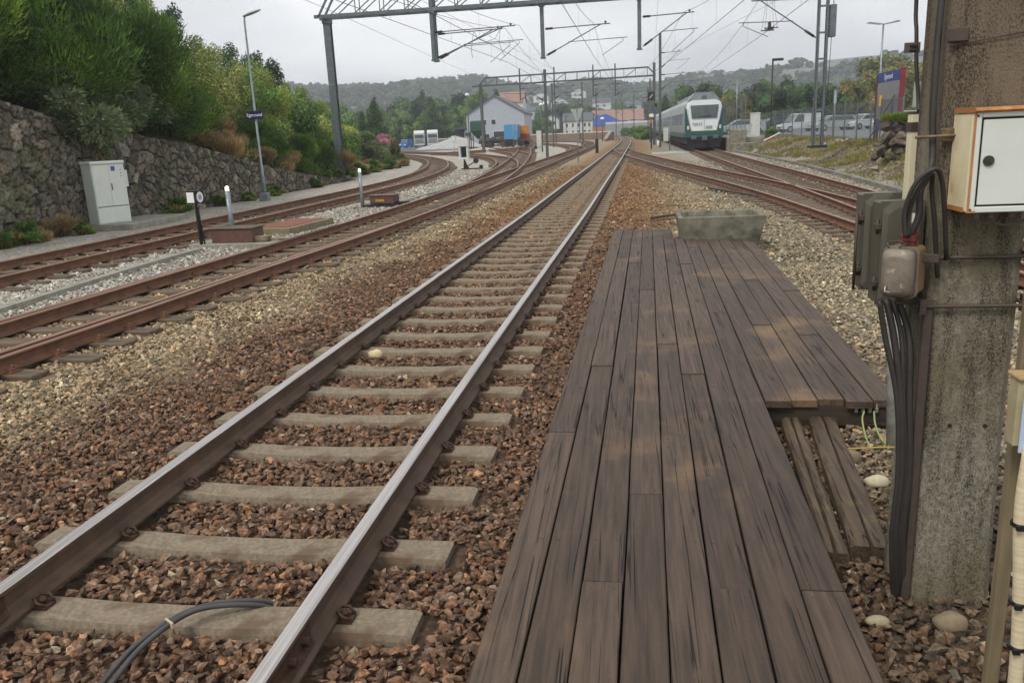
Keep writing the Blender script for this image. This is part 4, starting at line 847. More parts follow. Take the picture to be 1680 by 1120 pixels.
conifer_proto('con', 16000, 10, 2.6, .16, DK_, 16)
def plant(key, x, y, s=1, sz=None, label='', group=None, z=None):
    nm, cat_, fd, sd, pf, ps = PROTO[key]
    t = thing(nm, label, cat_, (x, y, float(hgt(x, y)) if z is None else z), random.uniform(0, 6.28), group); t.scale = (s, s, sz or s)
    for pn, dd in ((pf, fd), (ps, sd)): o = bpy.data.objects.new(pn, dd); C.objects.link(o); o.parent = t
    return t
G1 = 'shrubs and trees on the left bank'
PL_ = [('broomB', -18.2, 16.0, 1.15, 1.2, 'dark green broom shrub at the left picture edge above the stone wall'),
 ('broomA', -17.6, 19.3, 1.1, 1.15, 'tall bright-tipped broom shrub leaning over the stone wall, second from the left edge'),
 ('broomB', -16.9, 22.6, 1.1, 1.2, 'dense broom shrub directly above the grey signal cabinet'),
 ('broomA', -16.6, 25.8, 1.05, 1.1, 'broom shrub overhanging the wall right of the grey signal cabinet'),
 ('broomB', -16.3, 28.6, .75, .72, 'smaller dark broom shrub above the wall just left of the dry grass'),
 ('greyshrub', -15.9, 22.6, .95, .9, 'dull grey leaved shrub drooping over the top of the stone wall above the cabinet'),
 ('greyshrub', -16.0, 25.6, .85, .85, 'grey leaved shrub hanging over the wall between two broom shrubs'),
 ('broomA', -20.5, 18.0, 1.3, 1.35, 'highest broom shrub on the slope at the top left corner'),
 ('broomB', -20.8, 23.0, 1.25, 1.25, 'broom shrub high on the slope behind the overhanging ones'),
 ('broomA', -24.5, 21.0, 1.3, 1.4, 'broom shrub at the crest near the top left of the picture'),
 ('birchA', -19.6, 29.0, 1.12, 1.2, 'yellow green young birch behind the broom shrubs, leftmost birch'),
 ('birchB', -18.2, 32.5, .95, .9, 'pale yellow green birch above the dry slope'),
 ('birchB', -21.5, 33.5, 1.1, 1.2, 'tall thin young birch cutting the skyline left of the lamp post'),
 ('birchA', -19.2, 36.8, .95, .92, 'birch seen just left of the leaning lamp post'),
 ('darktree', -22.0, 38.5, .82, 1.02, 'dark small-leaved tree standing highest behind the lamp post head'),
 ('birchB', -18.3, 40.6, .9, .82, 'yellow green birch behind the blue name sign'),
 ('leafA', -18.9, 44.2, 1.1, 1.15, 'mid green leafy shrub halfway up the slope between lamp and gantry mast'),
 ('birchA', -21.0, 44.8, 1.0, .98, 'birch on the slope crest between lamp post and gantry mast'),
 ('darktree', -22.6, 49.5, .9, .98, 'dark leafy tree on the crest just left of the gantry mast'),
 ('leafB', -19.8, 49.0, 1.1, 1.1, 'leafy shrub behind the left gantry mast'),
 ('broomB', -17.4, 37.4, .62, .5, 'low dark broom on the wall top behind the lamp post'),
 ('broomA', -17.0, 41.3, .6, .5, 'bright green broom left of the foot of the gantry mast'),
 ('broomB', -17.3, 44.6, .62, .52, 'bushy dark broom touching the foot of the gantry mast'),
 ('broomA', -18.3, 47.8, .6, .5, 'bright green low broom just behind the gantry mast'),
 ('leafA', -19.2, 53.8, .85, .85, 'leafy shrub right of the gantry mast'),
 ('birchB', -22.0, 56.0, .85, .8, 'pale birch on the slope right of the gantry mast'),
 ('leafB', -20.8, 58.8, .85, .85, 'rounded leafy shrub behind the purple fireweed'),
 ('greyshrub', -19.6, 62.0, .95, .9, 'greyish shrub between the gantry mast and the fireweed'),
 ('fireweed', -19.3, 64.5, .95, .95, 'pinkish purple fireweed clump, left of two on the bank'),
 ('fireweed', -20.6, 70.0, 1.0, 1.0, 'pinkish purple fireweed clump nearest the blue van'),
 ('leafA', -20.0, 67.2, .62, .6, 'dark low shrub at the outside of the rusty curve'),
 ('leafB', -22.5, 74.5, .62, .6, 'small shrub where the bank meets the yard road'),
 ('leafA', -24.4, 68.0, 1.05, 1.0, 'leafy shrub behind the fireweed'),
 ('leafB', -26.5, 78.0, 1.0, .95, 'leafy shrub on the bank end left of the blue van'),
 ('birchA', -28.0, 74.0, .8, .75, 'pale young tree above the fireweed'),
 ('birchB', -26.0, 63.0, .9, .85, 'pale green tree on the skyline right of the gantry mast'),
 ('leafA', -30.0, 84.0, 1.1, 1.0, 'leafy shrub before the lone conifers'),
 ('leafA', -22.0, 29.0, 1.2, 1.3, 'leafy shrub hidden among the birches near the picture top'),
 ('leafB', -24.5, 36.0, 1.4, 1.5, 'tall leafy shrub behind the birches'), ('darktree', -26.0, 30.0, .95, 1.1, 'dark tree behind the leftmost birch'),
 ('leafB', -24.0, 43.0, 1.3, 1.3, 'leafy shrub along the crest behind the birches')]
for k_, x, y, s, sz, lab in PL_: plant(k_, x, y, s, sz, lab, G1)
def PLACE(y): return [l for q, l in ((18.2, 'at the left picture edge'), (19.3, 'left of the grey cabinet'), (20.3, 'just left of the grey cabinet'), (21.5, 'touching the slab left side'), (27, 'just right of the grey cabinet'), (30, 'midway between cabinet and lamp post'), (32, 'a step before the lamp post'), (33.3, 'beside the lamp post'), (34.5, 'level with the lamp post'), (34.4, 'x'), (35.5, 'just beyond the lamp post'), (37, 'a few metres beyond the lamp post'), (39.2, 'at the low end of the wall'), (40.5, 'where the wall dies out'), (43, 'below the bright broom'), (45, 'left of the gantry mast'), (47, 'touching the gantry mast foot'), (48.5, 'just right of the gantry mast foot'), (49.6, 'a step right of the gantry mast'), (51, 'right of the gantry mast'), (52.4, 'two steps right of the gantry mast'), (54, 'below the leafy shrub'), (56, 'before the pale birch'), (58, 'under the rounded shrub'), (60, 'opposite the small marker lamp'), (61.5, 'left of the fireweed'), (63, 'under the first fireweed'), (65, 'before the first fireweed'), (67, 'between the fireweeds'), (99, 'at the far end of the bank')) if y <= q][0]
dd = [(-16.05, 31.5, 1.15), (-16.3, 33.6, 1.1), (-16.2, 36.0, 1.0), (-17.0, 33, 1.6), (-16.4, 39.4, 1.1), (-16.9, 47.9, 1.6), (-17.3, 50.2, 1.1), (-17.5, 53, 1), (-17.8, 57, .9), (-16.8, 61, .8), (-17.6, 64.5, .8), (-14.95, 19.0, .55), (-14.95, 20.1, .7), (-18.0, 35, 1.3), (-20, 51.5, 1.2), (-17.6, 42.8, .9)]
for i, (x, y, s) in enumerate(dd): plant('dry', x, y, s, s*(1.1 if s > 1 else 1), '%s straw brown grass tuft %s, %s' % (('small', 'large')[s > 1], 'on the bank' if x < -15.5 else 'at the wall foot', PLACE(y)), 'dry grass tufts on the left bank')
for iw, (x, y, s) in enumerate([(-14.9, 17.6, .7), (-14.8, 18.6, .8), (-14.7, 20.6, .5), (-14.9, 26.0, .8), (-14.95, 29, .6), (-15.0, 31.5, .5), (-16.2, 44, 1), (-16.4, 46, .8), (-16.9, 49, 1), (-17.0, 52, 1), (-17.2, 55.5, 1.1), (-17.1, 59, 1.1), (-17.9, 62.6, 1.1), (-18.3, 66.5, 1.1), (-19.9, 72.5, 1.2), (-14.9, 34, .6), (-15.1, 39, .7)]):
    plant('weeds', x, y, s, s, '%s green weed clump at the bank foot, %s' % (('low', 'leafy')[iw % 2], PLACE(y)), 'weed clumps at the foot of the left bank')
# clumped undergrowth on the slope: one mass nobody could count
cl = []
for _ in range(900):
    y = random.uniform(12, 105); d = random.uniform(.5, 12); x = float(left_edge(y))-.4-d; cl.append((x, y, float(hgt(x, y))+.1, random.uniform(.3, .7), random.uniform(.3, .7), random.uniform(.25, .55)))
leaf_mesh('undergrowth', 60000, cl, .10, OL+LF+DRY[:1], mt=M_leaf, seed=40, upright=.6, asp=1.8)['kind'] = 'stuff'

# ------------------------------------------------------------------ left side equipment
M_galv = mat('galvanised', srgb(150, 158, 162), srgb(126, 136, 142), 4, .45, .5, 0, c3=srgb(108, 114, 116), s3=2.5, t3=.6)
M_cab2 = mat('signal_cabinet_grey', srgb(212, 218, 210), srgb(204, 210, 200), 3, .5, 0, .0003, 120)
M_navy = mat('sign_navy', srgb(34, 34, 78), rough=.4); M_wht = mat('sign_white', srgb(228, 228, 226), rough=.5); M_black = mat('black_paint', srgb(24, 24, 26), srgb(34, 32, 32), 9, .5)
M_slab = mat('slab_concrete', srgb(150, 148, 136), srgb(124, 122, 110), 5, .95, 0, .004, 60)
M_brownbox = mat('brown_box_paint', srgb(84, 58, 52), srgb(98, 68, 58), 8, .6, 0, .001, 60, c3=srgb(112, 84, 70), s3=7, t3=.64)
t = thing('signal_cabinet', 'tall light grey double-door signal cabinet before the stone wall', 'cabinet', (-14.62, 21.88, .12), math.radians(58)); t.scale = (.64, .95, .93)
mb = MB(); mb.box(-.72, .72, -.3, .35, 0, 1.76, ch=.012); mb.build('cabinet_body', M_cab2, t)
mb = MB(); mb.box(-.76, .76, -.34, .38, 1.76, 1.86, ch=.03); mb.build('cabinet_roof', M_cab2, t)
for x0, x1 in ((-.68, -.003), (.003, .68)): mb = MB(); mb.box(x0, x1, -.318, -.30, .53, 1.73, ch=.004); mb.build('door', M_cab2, t)
mb = MB(); mb.box(-.68, .68, -.318, -.30, .04, .51, ch=.004)
for k in range(12): mb.box(-.46+k*.08, -.41+k*.08, -.322, -.318, .40, .412)
mb.build('lower_panel', M_cab2, t); mb = MB(); mb.box(-.67, .67, -.3215, -.3, .513, .526); mb.box(.045, .085, -.335, -.318, 1.0, 1.2, ch=.008); mb.build('handle', M_black, t)
mb = MB(); mb.box(.12, .30, -.3215, -.318, 1.56, 1.7); mb.build('blue_notice', mat('notice_blue', srgb(60, 84, 146), srgb(74, 100, 160), 40, .5), t)
mb = MB()
for k in range(3): mb.tube([(.53, -.325, 1.58-k*.09), (.53, -.318, 1.58-k*.09)], .018, 10)
mb.build('plug', M_black, t); mb = MB(); mb.box(.73, .98, -.1, .2, 1.06, 1.56, ch=.01); mb.build('side_box', M_cab2, t)
mb = MB(); mb.box(-.7, .72, -.30, .33, -.2, 0); mb.build('plinth', mat('plinth_dark', srgb(96, 92, 84), srgb(76, 72, 66), 6, .9), t)
t = thing('concrete_slab', 'flat concrete slab on which the grey signal cabinet stands', 'slab', (-14.55, 22.6, 0)); mb = MB(); mb.box(-.95, .95, -1.3, 1.8, -.15, .12, ch=.01); mb.build('slab', M_slab, t)
# curb duct between tracks 2 and 3
mb = MB(); pp = spline([(-8.55, 6), (-8.75, 10), (-8.9, 12.5), (-9.0, 14.5), (-8.98, 16.3)], .5)
for a, b_ in zip(pp[:-1], pp[1:]): mb.bar((a.x, a.y, -.02), (b_.x, b_.y, -.02), .16, .12)
tag(mb.build('cable_trough', M_slab), 'long low concrete cable trough cover left of the second track', 'cable trough')
mb = MB(); pp = spline([(-7.7, 27.6), (-7.55, 32), (-7.35, 37), (-7.2, 42)], .5)
for a, b_ in zip(pp[:-1], pp[1:]): mb.bar((a.x, a.y, -.03), (b_.x, b_.y, -.03), .16, .1)
tag(mb.build('cable_trough', M_slab), 'farther concrete cable trough beyond the smaller brown box', 'cable trough')
# switch lantern
t = thing('switch_lantern', 'black point indicator lantern with white faces on a black post', 'switch lantern', (-9.22, 16.85, 0), math.radians(-18)); t.scale = (.78, .78, 1); mb = MB(); mb.bar((0, 0, .0), (0, 0, .78), .07, .07); mb.tube([(.1, .03, .05), (.05, .02, .55), (.045, .02, .85)], .022, 8); mb.build('post', M_black, t)
mb = MB(); mb.box(-.17, .17, -.17, .17, .93, 1.19, ch=.015); mb.box(-.19, .19, -.19, .19, 1.19, 1.205); mb.tube([(0, 0, .78), (0, 0, .93)], .03, 8); mb.build('lantern_housing', M_black, t)
mb = MB(); mb.box(-.18, -.172, -.13, .13, .955, 1.175); mb.build('white_face', M_wht, t)
mb = MB(); mb.box(-.13, .13, -.18, -.172, .955, 1.175); mb.build('white_face', M_wht, t)
mb = MB(); mb.tube([(.172, 0, 1.065), (.18, 0, 1.065)], .115, 20, smooth=False); mb.build('white_face', M_wht, t)
mb = MB(); mb.tube([(.18, 0, 1.065), (.184, 0, 1.065)], .06, 14, smooth=False); mb.build('lens', mat('lens_grey', srgb(150, 156, 160), rough=.3), t)
def marker(label, x, y, h):
    t = thing('marker_post', label, 'marker post', (x, y, 0)); mb = MB(); mb.tube([(0, 0, -.1), (0, 0, h)], .055, 12); mb.build('post', M_galv, t)
    mb = MB(); mb.tube([(0, 0, h), (0, 0, h+.04)], .045, 12); mb.ball((0, 0, h+.06), .045, 12); o = mb.build('lamp', bpy.data.materials.get('lamp_warm') or lampmat(), t)
    mb = MB()
    for k in range(2): mb.tube([(.0, -.058, h-.1-k*.06), (0, -.054, h-.1-k*.06)], .013, 8)
    mb.build('screw', M_black, t)
def lampmat():
    m = mat('lamp_warm', srgb(255, 240, 214)); b = m.node_tree.nodes['Principled BSDF']; b.inputs['Emission Color'].default_value = (1, .84, .62, 1); b.inputs['Emission Strength'].default_value = 1.6; return m
marker('round grey marker post with lit lamp behind the large brown box', -9.0, 17.9, 1.12); marker('round grey marker post with lit lamp beside the small brown box', -8.62, 26.35, 1.1)
t = thing('point_machine', 'large dark brown point machine box on a concrete slab beside the second track', 'point machine', (-8.55, 17.15, 0), math.radians(-4)); mb = MB(); mb.box(-.48, .50, -.2, .32, .04, .34, ch=.01); mb.build('machine_housing', M_brownbox, t)
mb = MB(); mb.box(-.51, .53, -.23, .35, .34, .375, ch=.01); mb.build('housing_cover', mat('mossy_cover', srgb(96, 88, 72), srgb(78, 70, 58), 9, .8), t); mb = MB(); mb.box(.28, .8, -.12, .12, .06, .17, ch=.01); mb.tube([(.7, 0, .1), (1.2, .02, .08)], .025, 8); mb.build('drive_rod_cover', mat('tan_metal', srgb(132, 118, 92), srgb(96, 84, 66), 8, .7), t)
mb = MB(); mb.box(-.95, 1.1, -.38, .5, -.1, .045, ch=.01); mb.build('base_slab', M_slab, t)
t = thing('point_machine', 'small brown point machine box with yellow mark farther along the second track', 'point machine', (-7.95, 26.6, 0), math.radians(-4)); mb = MB(); mb.box(-.40, .42, -.25, .3, .05, .30, ch=.012); mb.build('machine_housing', M_brownbox, t); mb = MB(); mb.box(-.43, .45, -.28, .33, .3, .33, ch=.01); mb.build('housing_cover', M_brownbox, t)
mb = MB(); mb.box(-.20, .1, -.262, -.25, .12, .19, ch=.003); mb.build('yellow_mark', mat('yellow_paint', srgb(186, 150, 50), srgb(150, 118, 44), 20, .6), t); mb = MB(); mb.box(.4, .85, -.1, .1, .03, .1, ch=.01); mb.box(-.6, .5, -.34, .4, -.1, .04); mb.build('base_frame', M_black, t)
t = thing('inspection_cover', 'flat rusty inspection cover in a concrete frame beside the rusty left track', 'inspection cover', (-8.5, 20.1, 0), math.radians(-6)); mb = MB(); mb.box(-.62, .55, -1.1, 1.3, -.1, .12, ch=.01); mb.build('cover_frame', mat('cover_concrete', srgb(134, 124, 98), srgb(112, 102, 80), 6, .9, 0, .003, 50), t); mb = MB(); mb.box(-.48, .42, -.9, 1.12, .11, .135, ch=.004); mb.build('cover_plate', mat('cover_rust', srgb(128, 74, 50), srgb(108, 66, 46), 10, .75, 0, .002, 60), t)
def text_mesh(body, size, mt, parent, loc, rot, name='lettering', ext=.002, name_scale=(1, 1)):
    cu = bpy.data.curves.new('t', 'FONT'); cu.body = body; cu.size = size; cu.extrude = ext; cu.align_x = 'CENTER'; cu.align_y = 'CENTER'; to = bpy.data.objects.new('t', cu); C.objects.link(to)
    bpy.context.view_layer.update(); me = bpy.data.meshes.new_from_object(to.evaluated_get(bpy.context.evaluated_depsgraph_get())); C.objects.unlink(to); bpy.data.objects.remove(to)
    me.materials.clear(); me.materials.append(mt); o = bpy.data.objects.new(name, me); C.objects.link(o); o.parent = parent; o.location = loc; o.rotation_euler = rot; return o
t = thing('street_lamp', 'tall grey lamp post with a navy station name sign before the stone wall', 'street lamp', (-14.15, 31.2, 0)); mb = MB(); mb.tube([(0, 0, -.1), (0, 0, 1.3), (0, 0, 1.32), (0, 0, 6.6), (.03, 0, 6.75)], [.075, .07, .052, .035, .03], 12); mb.build('post', M_galv, t)
mb = MB(); mb.box(-.17, .17, -.17, .17, -.1, .26, ch=.02); mb.build('base_block', mat('base_grey', srgb(126, 134, 136), srgb(104, 112, 114), 6, .8), t)
mb = MB()
rings = []
for k in range(9):
    q = k/8; w_ = .15*math.sin(math.pi*(.12+.80*q))**.6; rings.append(([(0+w_*math.cos(a), .06+ (.075 if math.sin(a) > 0 else .03)*math.sin(a)*(w_/.15)) for a in [6.283*i/12 for i in range(12)]], .0+q*.72))
loft(mb, [([(p[0], p[1]) for p in P], h) for P, h in rings], 'y'); o = mb.build('lamp_head', mat('lamp_pale', srgb(176, 184, 184), srgb(160, 168, 168), 4, .4), t); o.location = (0, 0, 6.70); o.rotation_euler = (math.radians(16), 0, math.radians(-90))
mb = MB(); mb.box(-.33, .33, -.09, -.05, 3.05, 3.37, ch=.004); mb.build('name_sign', M_navy, t); text_mesh('Egersund', .17, M_wht, t, (0, -.093, 3.21), (math.pi/2, 0, 0))
# weighted switch lever, white boxes, small spike posts in the yard
t = thing('switch_lever', 'black weighted hand switch lever on the pale gravel', 'switch lever', (-9.95, 53.2, 0)); mb = MB(); mb.box(-.65, .75, -.1, .1, -.02, .05); mb.prism([(-.5, 0), (-.1, 0), (-.25, .25), (-.4, .62), (-.46, .62)], -.05, .05); mb.bar((-.3, 0, .15), (.3, 0, .46), .06, .06); mb.box(.55, .75, -.12, .12, .03, .22); mb.build('lever_frame', M_black, t); mb = MB(); mb.tube([(.33, -.07, .5), (.33, .07, .5)], .17, 16, smooth=False); mb.build('weight', M_black, t)
M_bw = mat('box_white', srgb(206, 208, 204), srgb(186, 188, 182), 5, .5)
t = thing('relay_stand', 'white pedestal box with dark opening on the gravel beyond the lever', 'relay box', (-15.2, 78, 0)); mb = MB(); mb.box(-.5, .5, -.4, .4, 1.1, 1.85, ch=.02); mb.build('relay_box', M_bw, t); mb = MB(); mb.box(-.45, -.28, -.3, .3, 0, 1.15); mb.box(.28, .45, -.3, .3, 0, 1.15); mb.box(-.5, .5, -.4, .4, -.05, .12); mb.build('stand_legs', M_bw, t); mb = MB(); mb.box(-.28, .28, .28, .3, .12, 1.15); mb.build('dark_opening', M_black, t)
t = thing('junction_pillar', 'small white junction pillar on a thin post by the yard road', 'junction pillar', (-24.6, 119, 0)); mb = MB(); mb.tube([(0, 0, 0), (0, 0, 1.5)], .09, 8); mb.build('post', M_bw, t); mb = MB(); mb.box(-.28, .28, -.2, .2, 1.3, 2.1, ch=.02); mb.build('pillar_box', M_bw, t)
# ------------------------------------------------------------------ overhead line structures
def yp(px, py, Y):
    d = _fw+((px-840)/CF)*_r-((py-560)/CF)*_u; k = Y/d.y; return Vector((d.x*k, Y, CZ+d.z*k))
M_steel = mat('mast_steel', srgb(104, 112, 116), srgb(88, 96, 100), 5, .5, .4, 0, c3=srgb(126, 132, 134), s3=3, t3=.6); M_dsteel = mat('dark_mast_steel', srgb(74, 80, 80), srgb(90, 94, 92), 4, .6, .3)
M_ins = mat('insulator', srgb(48, 42, 40), rough=.3); M_wire = mat('wire', srgb(84, 90, 92), rough=.5, metal=.3)
def hmast(mb, x, y, z0, z1, w_=.26, d=.26, m=0):
    for s in (-1, 1): mb.box(x-w_/2, x+w_/2, y+s*d/2-.012, y+s*d/2+.012, z0, z1)
    mb.box(x-.01, x+.01, y-d/2, y+d/2, z0, z1)
GY = 47.4
gt = thing('catenary_gantry', 'near grey lattice gantry spanning the tracks from its leaning-looking left mast', 'gantry', (-16.6, GY, 0))
mb = MB(); hmast(mb, -16.62, GY, -.1, 8.75, .40, .34); mb.box(-16.85, -16.4, GY-.25, GY+.25, 8.5, 8.72); mb.box(-17.0, -16.2, GY-.4, GY+.4, -.1, .12); mb.build('left_mast', M_steel, gt, world=True)
mb = MB(); zb = 8.85; zt = 10.05; xe = 24
for yy in (GY-.42, GY+.42):
    mb.box(-17.2, xe, yy-.05, yy+.05, zb-.09, zb+.09); mb.box(-16.2, xe, yy-.05, yy+.05, zt-.08, zt+.08); mb.bar((-16.95, yy, zb), (-16.2, yy, zt), .1, .1)
k = 0; x = -16.2
while x < xe-1.4:
    for yy in (GY-.42, GY+.42): mb.bar((x, yy, zb+.09), (x+1.4, yy, zt-.08) if k % 2 else (x+1.4, yy, zt-.08), .05, .05); mb.bar((x+1.4, yy, zb+.09), (x+1.4, yy, zt-.08), .045, .045)
    mb.bar((x, GY-.37, zb), (x+1.4, GY+.37, zb), .04, .04); mb.bar((x+1.4, GY-.37, zb), (x+1.4, GY+.37, zb), .04, .04); k += 1; x += 1.4
mb.build('lattice_beam', M_steel, gt, world=True)
mb = MB(); hmast(mb, xe-.2, GY, .3, 9.0, .4, .34); mb.build('right_mast', M_steel, gt, world=True)
def rod(mb, a, b, r=.024): mb.tube([a, b], r, 6)
def cantilever(par, px, py, ztop, zbot, side, reach, y, wz, stub=.9, dropz=None, reg=.9):
    """a pivoting bracket: top tube, diagonal, registration tube and steady arm"""
    mb = MB(); xt = px+side*reach; zT = ztop; rod(mb, (px+side*.1, y, zT), (xt, y, zT+.08), .028); ze = zT+.06
    rod(mb, (px+side*.1, y, zbot), (px+side*reach*.86, y, ze), .028); f = .45; xm = px+side*(.1+reach*.76*f); zm = zbot+(ze-zbot)*f
    rod(mb, (xm, y, zm), (xt+side*reg, y, zm+.06), .02); xs_ = xt+side*(reg-.25); rod(mb, (xs_, y, zm+.05), (xs_+side*.05, y, zm-.12), .016); rod(mb, (xs_, y, zm-.12), (xs_-side*1.1, y, wz+.02), .016)
    mb.ball((xt-side*.25, y, zT+.17), .07, 8); mb.build('bracket_arm', M_steel, par, world=True)
    mi = MB(); mi.tube([(px+side*.1, y, zT), (px+side*.5, y, zT+.015)], .06, 8); d = Vector((px+side*reach*.86-px-side*.1, 0, ze-zbot)).normalized(); a = Vector((px+side*.1, y, zbot)); mi.tube([a+d*.1, a+d*.6], .06, 8); mi.build('insulator', M_ins, par, world=True)
    return xs_-side*1.1
for (px, z0, dbl) in ((-10.55, 6.2, True), (-4.52, 6.02, False), (.70, 6.18, False)):
    mb = MB()
    for dy in ((-.32, .32) if dbl else (0,)):
        for s in (-1, 1): mb.box(px-.1, px+.1, GY+dy+s*.09-.01, GY+dy+s*.09+.01, z0, 10.2)
        mb.box(px-.01, px+.01, GY+dy-.08, GY+dy+.08, z0, 10.2); mb.box(px-.14, px+.14, GY+dy-.13, GY+dy+.13, z0-.05, z0+.04); mb.box(px-.16, px+.16, GY+dy-.16, GY+dy+.16, zb-.2, zb-.1)
    mb.build('drop_post', M_steel, gt, world=True)
cantilever(gt, -10.5, 0, 7.66, 6.3, 1, 4.55, GY-.32, 5.95, reg=.4); cantilever(gt, -10.5, 0, 7.62, 6.3, 1, 3.75, GY+.32, 5.95, reg=.6); cantilever(gt, -4.45, 0, 7.5, 6.12, 1, 3.6, GY, 5.95); cantilever(gt, .78, 0, 7.8, 6.3, 1, 2.8, GY, 5.95, reg=.2)
# right double-channel mast with bracket and relay panel
rm = thing('catenary_mast', 'grey double-channel mast with relay panel standing on the grassy right bank', 'mast', (8.98, 42, .9)); mb = MB()
for s in (-1, 1):
    x = 8.98+s*.19; mb.box(x-.05, x-.035, 41.86, 42.14, .85, 9.6) if s < 0 else mb.box(x+.035, x+.05, 41.86, 42.14, .85, 9.6); mb.box(x-.05, x+.05, 41.86, 41.875, .85, 9.6); mb.box(x-.05, x+.05, 42.125, 42.14, .85, 9.6)
z = 1.3
while z < 9.5: mb.box(8.78, 9.18, 41.845, 41.86, z, z+.09); z += 1.15
mb.build('channel_pair', M_steel, rm, world=True); mb = MB(); mb.box(8.6, 9.36, 41.6, 42.4, .78, .9, ch=.02); mb.build('base_plate', M_black, rm, world=True)
mb = MB(); mb.box(9.28, 9.56, 41.9, 42.3, 5.75, 7.15, ch=.01); mb.box(9.1, 9.3, 41.95, 42.05, 5.8, 5.9); mb.box(9.1, 9.3, 41.95, 42.05, 7.0, 7.1); mb.build('relay_panel', M_steel, rm, world=True)
mb = MB(); mb.tube([(9.45, 42.1, 7.1), (9.47, 42.1, 9.6)], .018, 6); mb.tube([(9.42, 42.1, 5.8), (9.36, 42.1, 3.2)], .014, 6); mb.build('conduit', M_dsteel, rm, world=True)
cantilever(rm, 8.8, 0, 7.45, 5.75, -1, 3.05, 42, 5.9, reg=.55)
def far_mast(label, x, y, h, arms=(), lamp=False, w_=.22, mt=None, base=0, group='distant catenary masts'):
    t = thing('catenary_mast', label, 'mast', (x, y, base), 0, group); mb = MB(); hmast(mb, x, y, base-.1, base+h, w_, w_); mb.build('mast_shaft', mt or M_dsteel, t, world=True)
    for side, z, reach in arms: cantilever(t, x, 0, base+z+1.5, base+z, side, reach, y, base+z-.3)
    return t
far_mast('slim dark mast rising from the gravel left of the marker post', -6.6, 70, 7.0, ((-1, 4.5, 2.6),), group=None)
far_mast('tall dark mast left of the train with short brackets', 3.52, 93, 11.6, ((1, 5.9, 2.6), (1, 8.1, 2.2)), w_=.27, group=None)
fg = thing('catenary_gantry', 'farther dark gantry crossing the whole yard beyond the tall mast', 'gantry', (-18.2, 107, .3)); mb = MB(); hmast(mb, -18.25, 107, -.1, 8.3, .34, .34); mb.build('left_mast', M_dsteel, fg, world=True); mb = MB(); hmast(mb, 3.3, 106, -.1, 9.6, .32, .32); mb.build('right_mast', M_dsteel, fg, world=True)
mb = MB()
for yy in (106.2, 107.0):
    mb.bar((-19.2, yy, 8.0), (3.5, yy, 8.15), .11, .15); mb.bar((-17.5, yy, 8.95), (2.6, yy, 9.15), .11, .13); mb.bar((-18.3, yy, 8.1), (-17.5, yy, 8.95), .09, .09); mb.bar((3.4, yy, 8.3), (2.6, yy, 9.15), .1, .1)
    for k in range(15): x = -17.5+k*1.43; mb.bar((x, yy, 8.05), (x, yy, 9.0), .05, .05); mb.bar((x, yy, 8.05), (x+1.43, yy, 9.0), .04, .04) if k % 3 == 0 else None
mb.build('lattice_beam', M_dsteel, fg, world=True)
for x in (-13.2, -8.9, -4.1, -1.4): mb = MB(); hmast(mb, x, 106.6, 6.0, 9.8, .16, .16); mb.build('drop_post', M_dsteel, fg, world=True); cantilever(fg, x, 0, 7.4, 6.1, 1, 2.6, 106.6, 5.8)
FM = [(-10.2, 118, 8.5, ((1, 5.6, 2.4),), 'distant mast behind the white globe lamp'), (-12.5, 150, 8.6, ((1, 5.5, 2.5), (-1, 5.5, 2.5)), 'distant mast beside the orange container'), (-6.6, 128, 9.0, ((-1, 5.6, 2.4),), 'distant mast right behind the triangular board'),
 (-5.6, 158, 9.4, ((1, 5.6, 2.5),), 'distant mast left of the blue hall'), (-2.6, 205, 9, ((1, 5.6, 2.5),), 'far thin mast before the blue hall'), (-10.5, 190, 9, ((1, 5.6, 2.5), (-1, 5.6, 2.5)), 'far mast before the white house'), (1.5, 190, 9, ((-1, 5.6, 2.5),), 'far mast at the right end of the blue hall'),
 (3.6, 150, 8.8, ((-1, 5.6, 2.5),), 'far mast just left of the signal'), (3.3, 125, 8.8, ((-1, 5.6, 2.6), (1, 5.6, 2.0)), 'mast close behind the signal'), (-16, 225, 9, ((1, 5.6, 2.5),), 'farthest mast behind the globe lamp'), (-1.2, 240, 9, ((-1, 5.6, 2.5),), 'farthest mast before the orange roof'), (-8.2, 232, 9, ((1, 5.6, 2.5),), 'farthest mast behind the triangular board')]
for x, y, h, ar, lab in FM: far_mast(lab, x, y, h, ar, w_=.2)
mb = MB()
# contact and carrier wires with droppers, tied to the tracks below
def catenary(label, pts, zc, zm, group='contact wires over the tracks', y_sup=()):
    mb = MB(); con = []; mes = []
    for i in range(len(pts)-1):
        (xa, ya), (xb, yb) = pts[i], pts[i+1]; n = 14
        for k in range(n+(i == len(pts)-2)):
            t = k/n; x = xa+(xb-xa)*t; y = ya+(yb-ya)*t; con.append((x, y, zc)); sag = 4*t*(1-t); mes.append((x, y, zm-(zm-zc-.35)*sag*.85))
            if 0 < k < n and k % 2 == 1: mb.tube([(x, y, zc), (x, y, mes[-1][2])], .004, 3)
    mb.tube(con, .011, 4); mb.tube(mes, .010, 4); return tag(mb.build('contact_wire', M_wire), label, 'contact wire', group)
catenary('contact and carrier wires above the shiny main track', [(-2.4, -8), (-1.75, 47.4), (-.6, 106.6), (-1.0, 160), (-3, 232)], 5.95, 7.65)
catenary('contact and carrier wires above the second track from the left', [(-7.0, -6), (-5.75, 47.1), (-5.2, 106.6), (-8.5, 160)], 5.95, 7.75)
catenary('slack second wire pair crossing above the second track', [(-10.0, -6), (-6.6, 47.8), (-6.4, 106.6), (-12, 150)], 5.95, 7.7)
catenary('wires swinging from the main track across towards the train track', [(5.5, -8), (3.0, 47.4), (-.2, 98), (-.6, 106.6)], 5.95, 7.9)
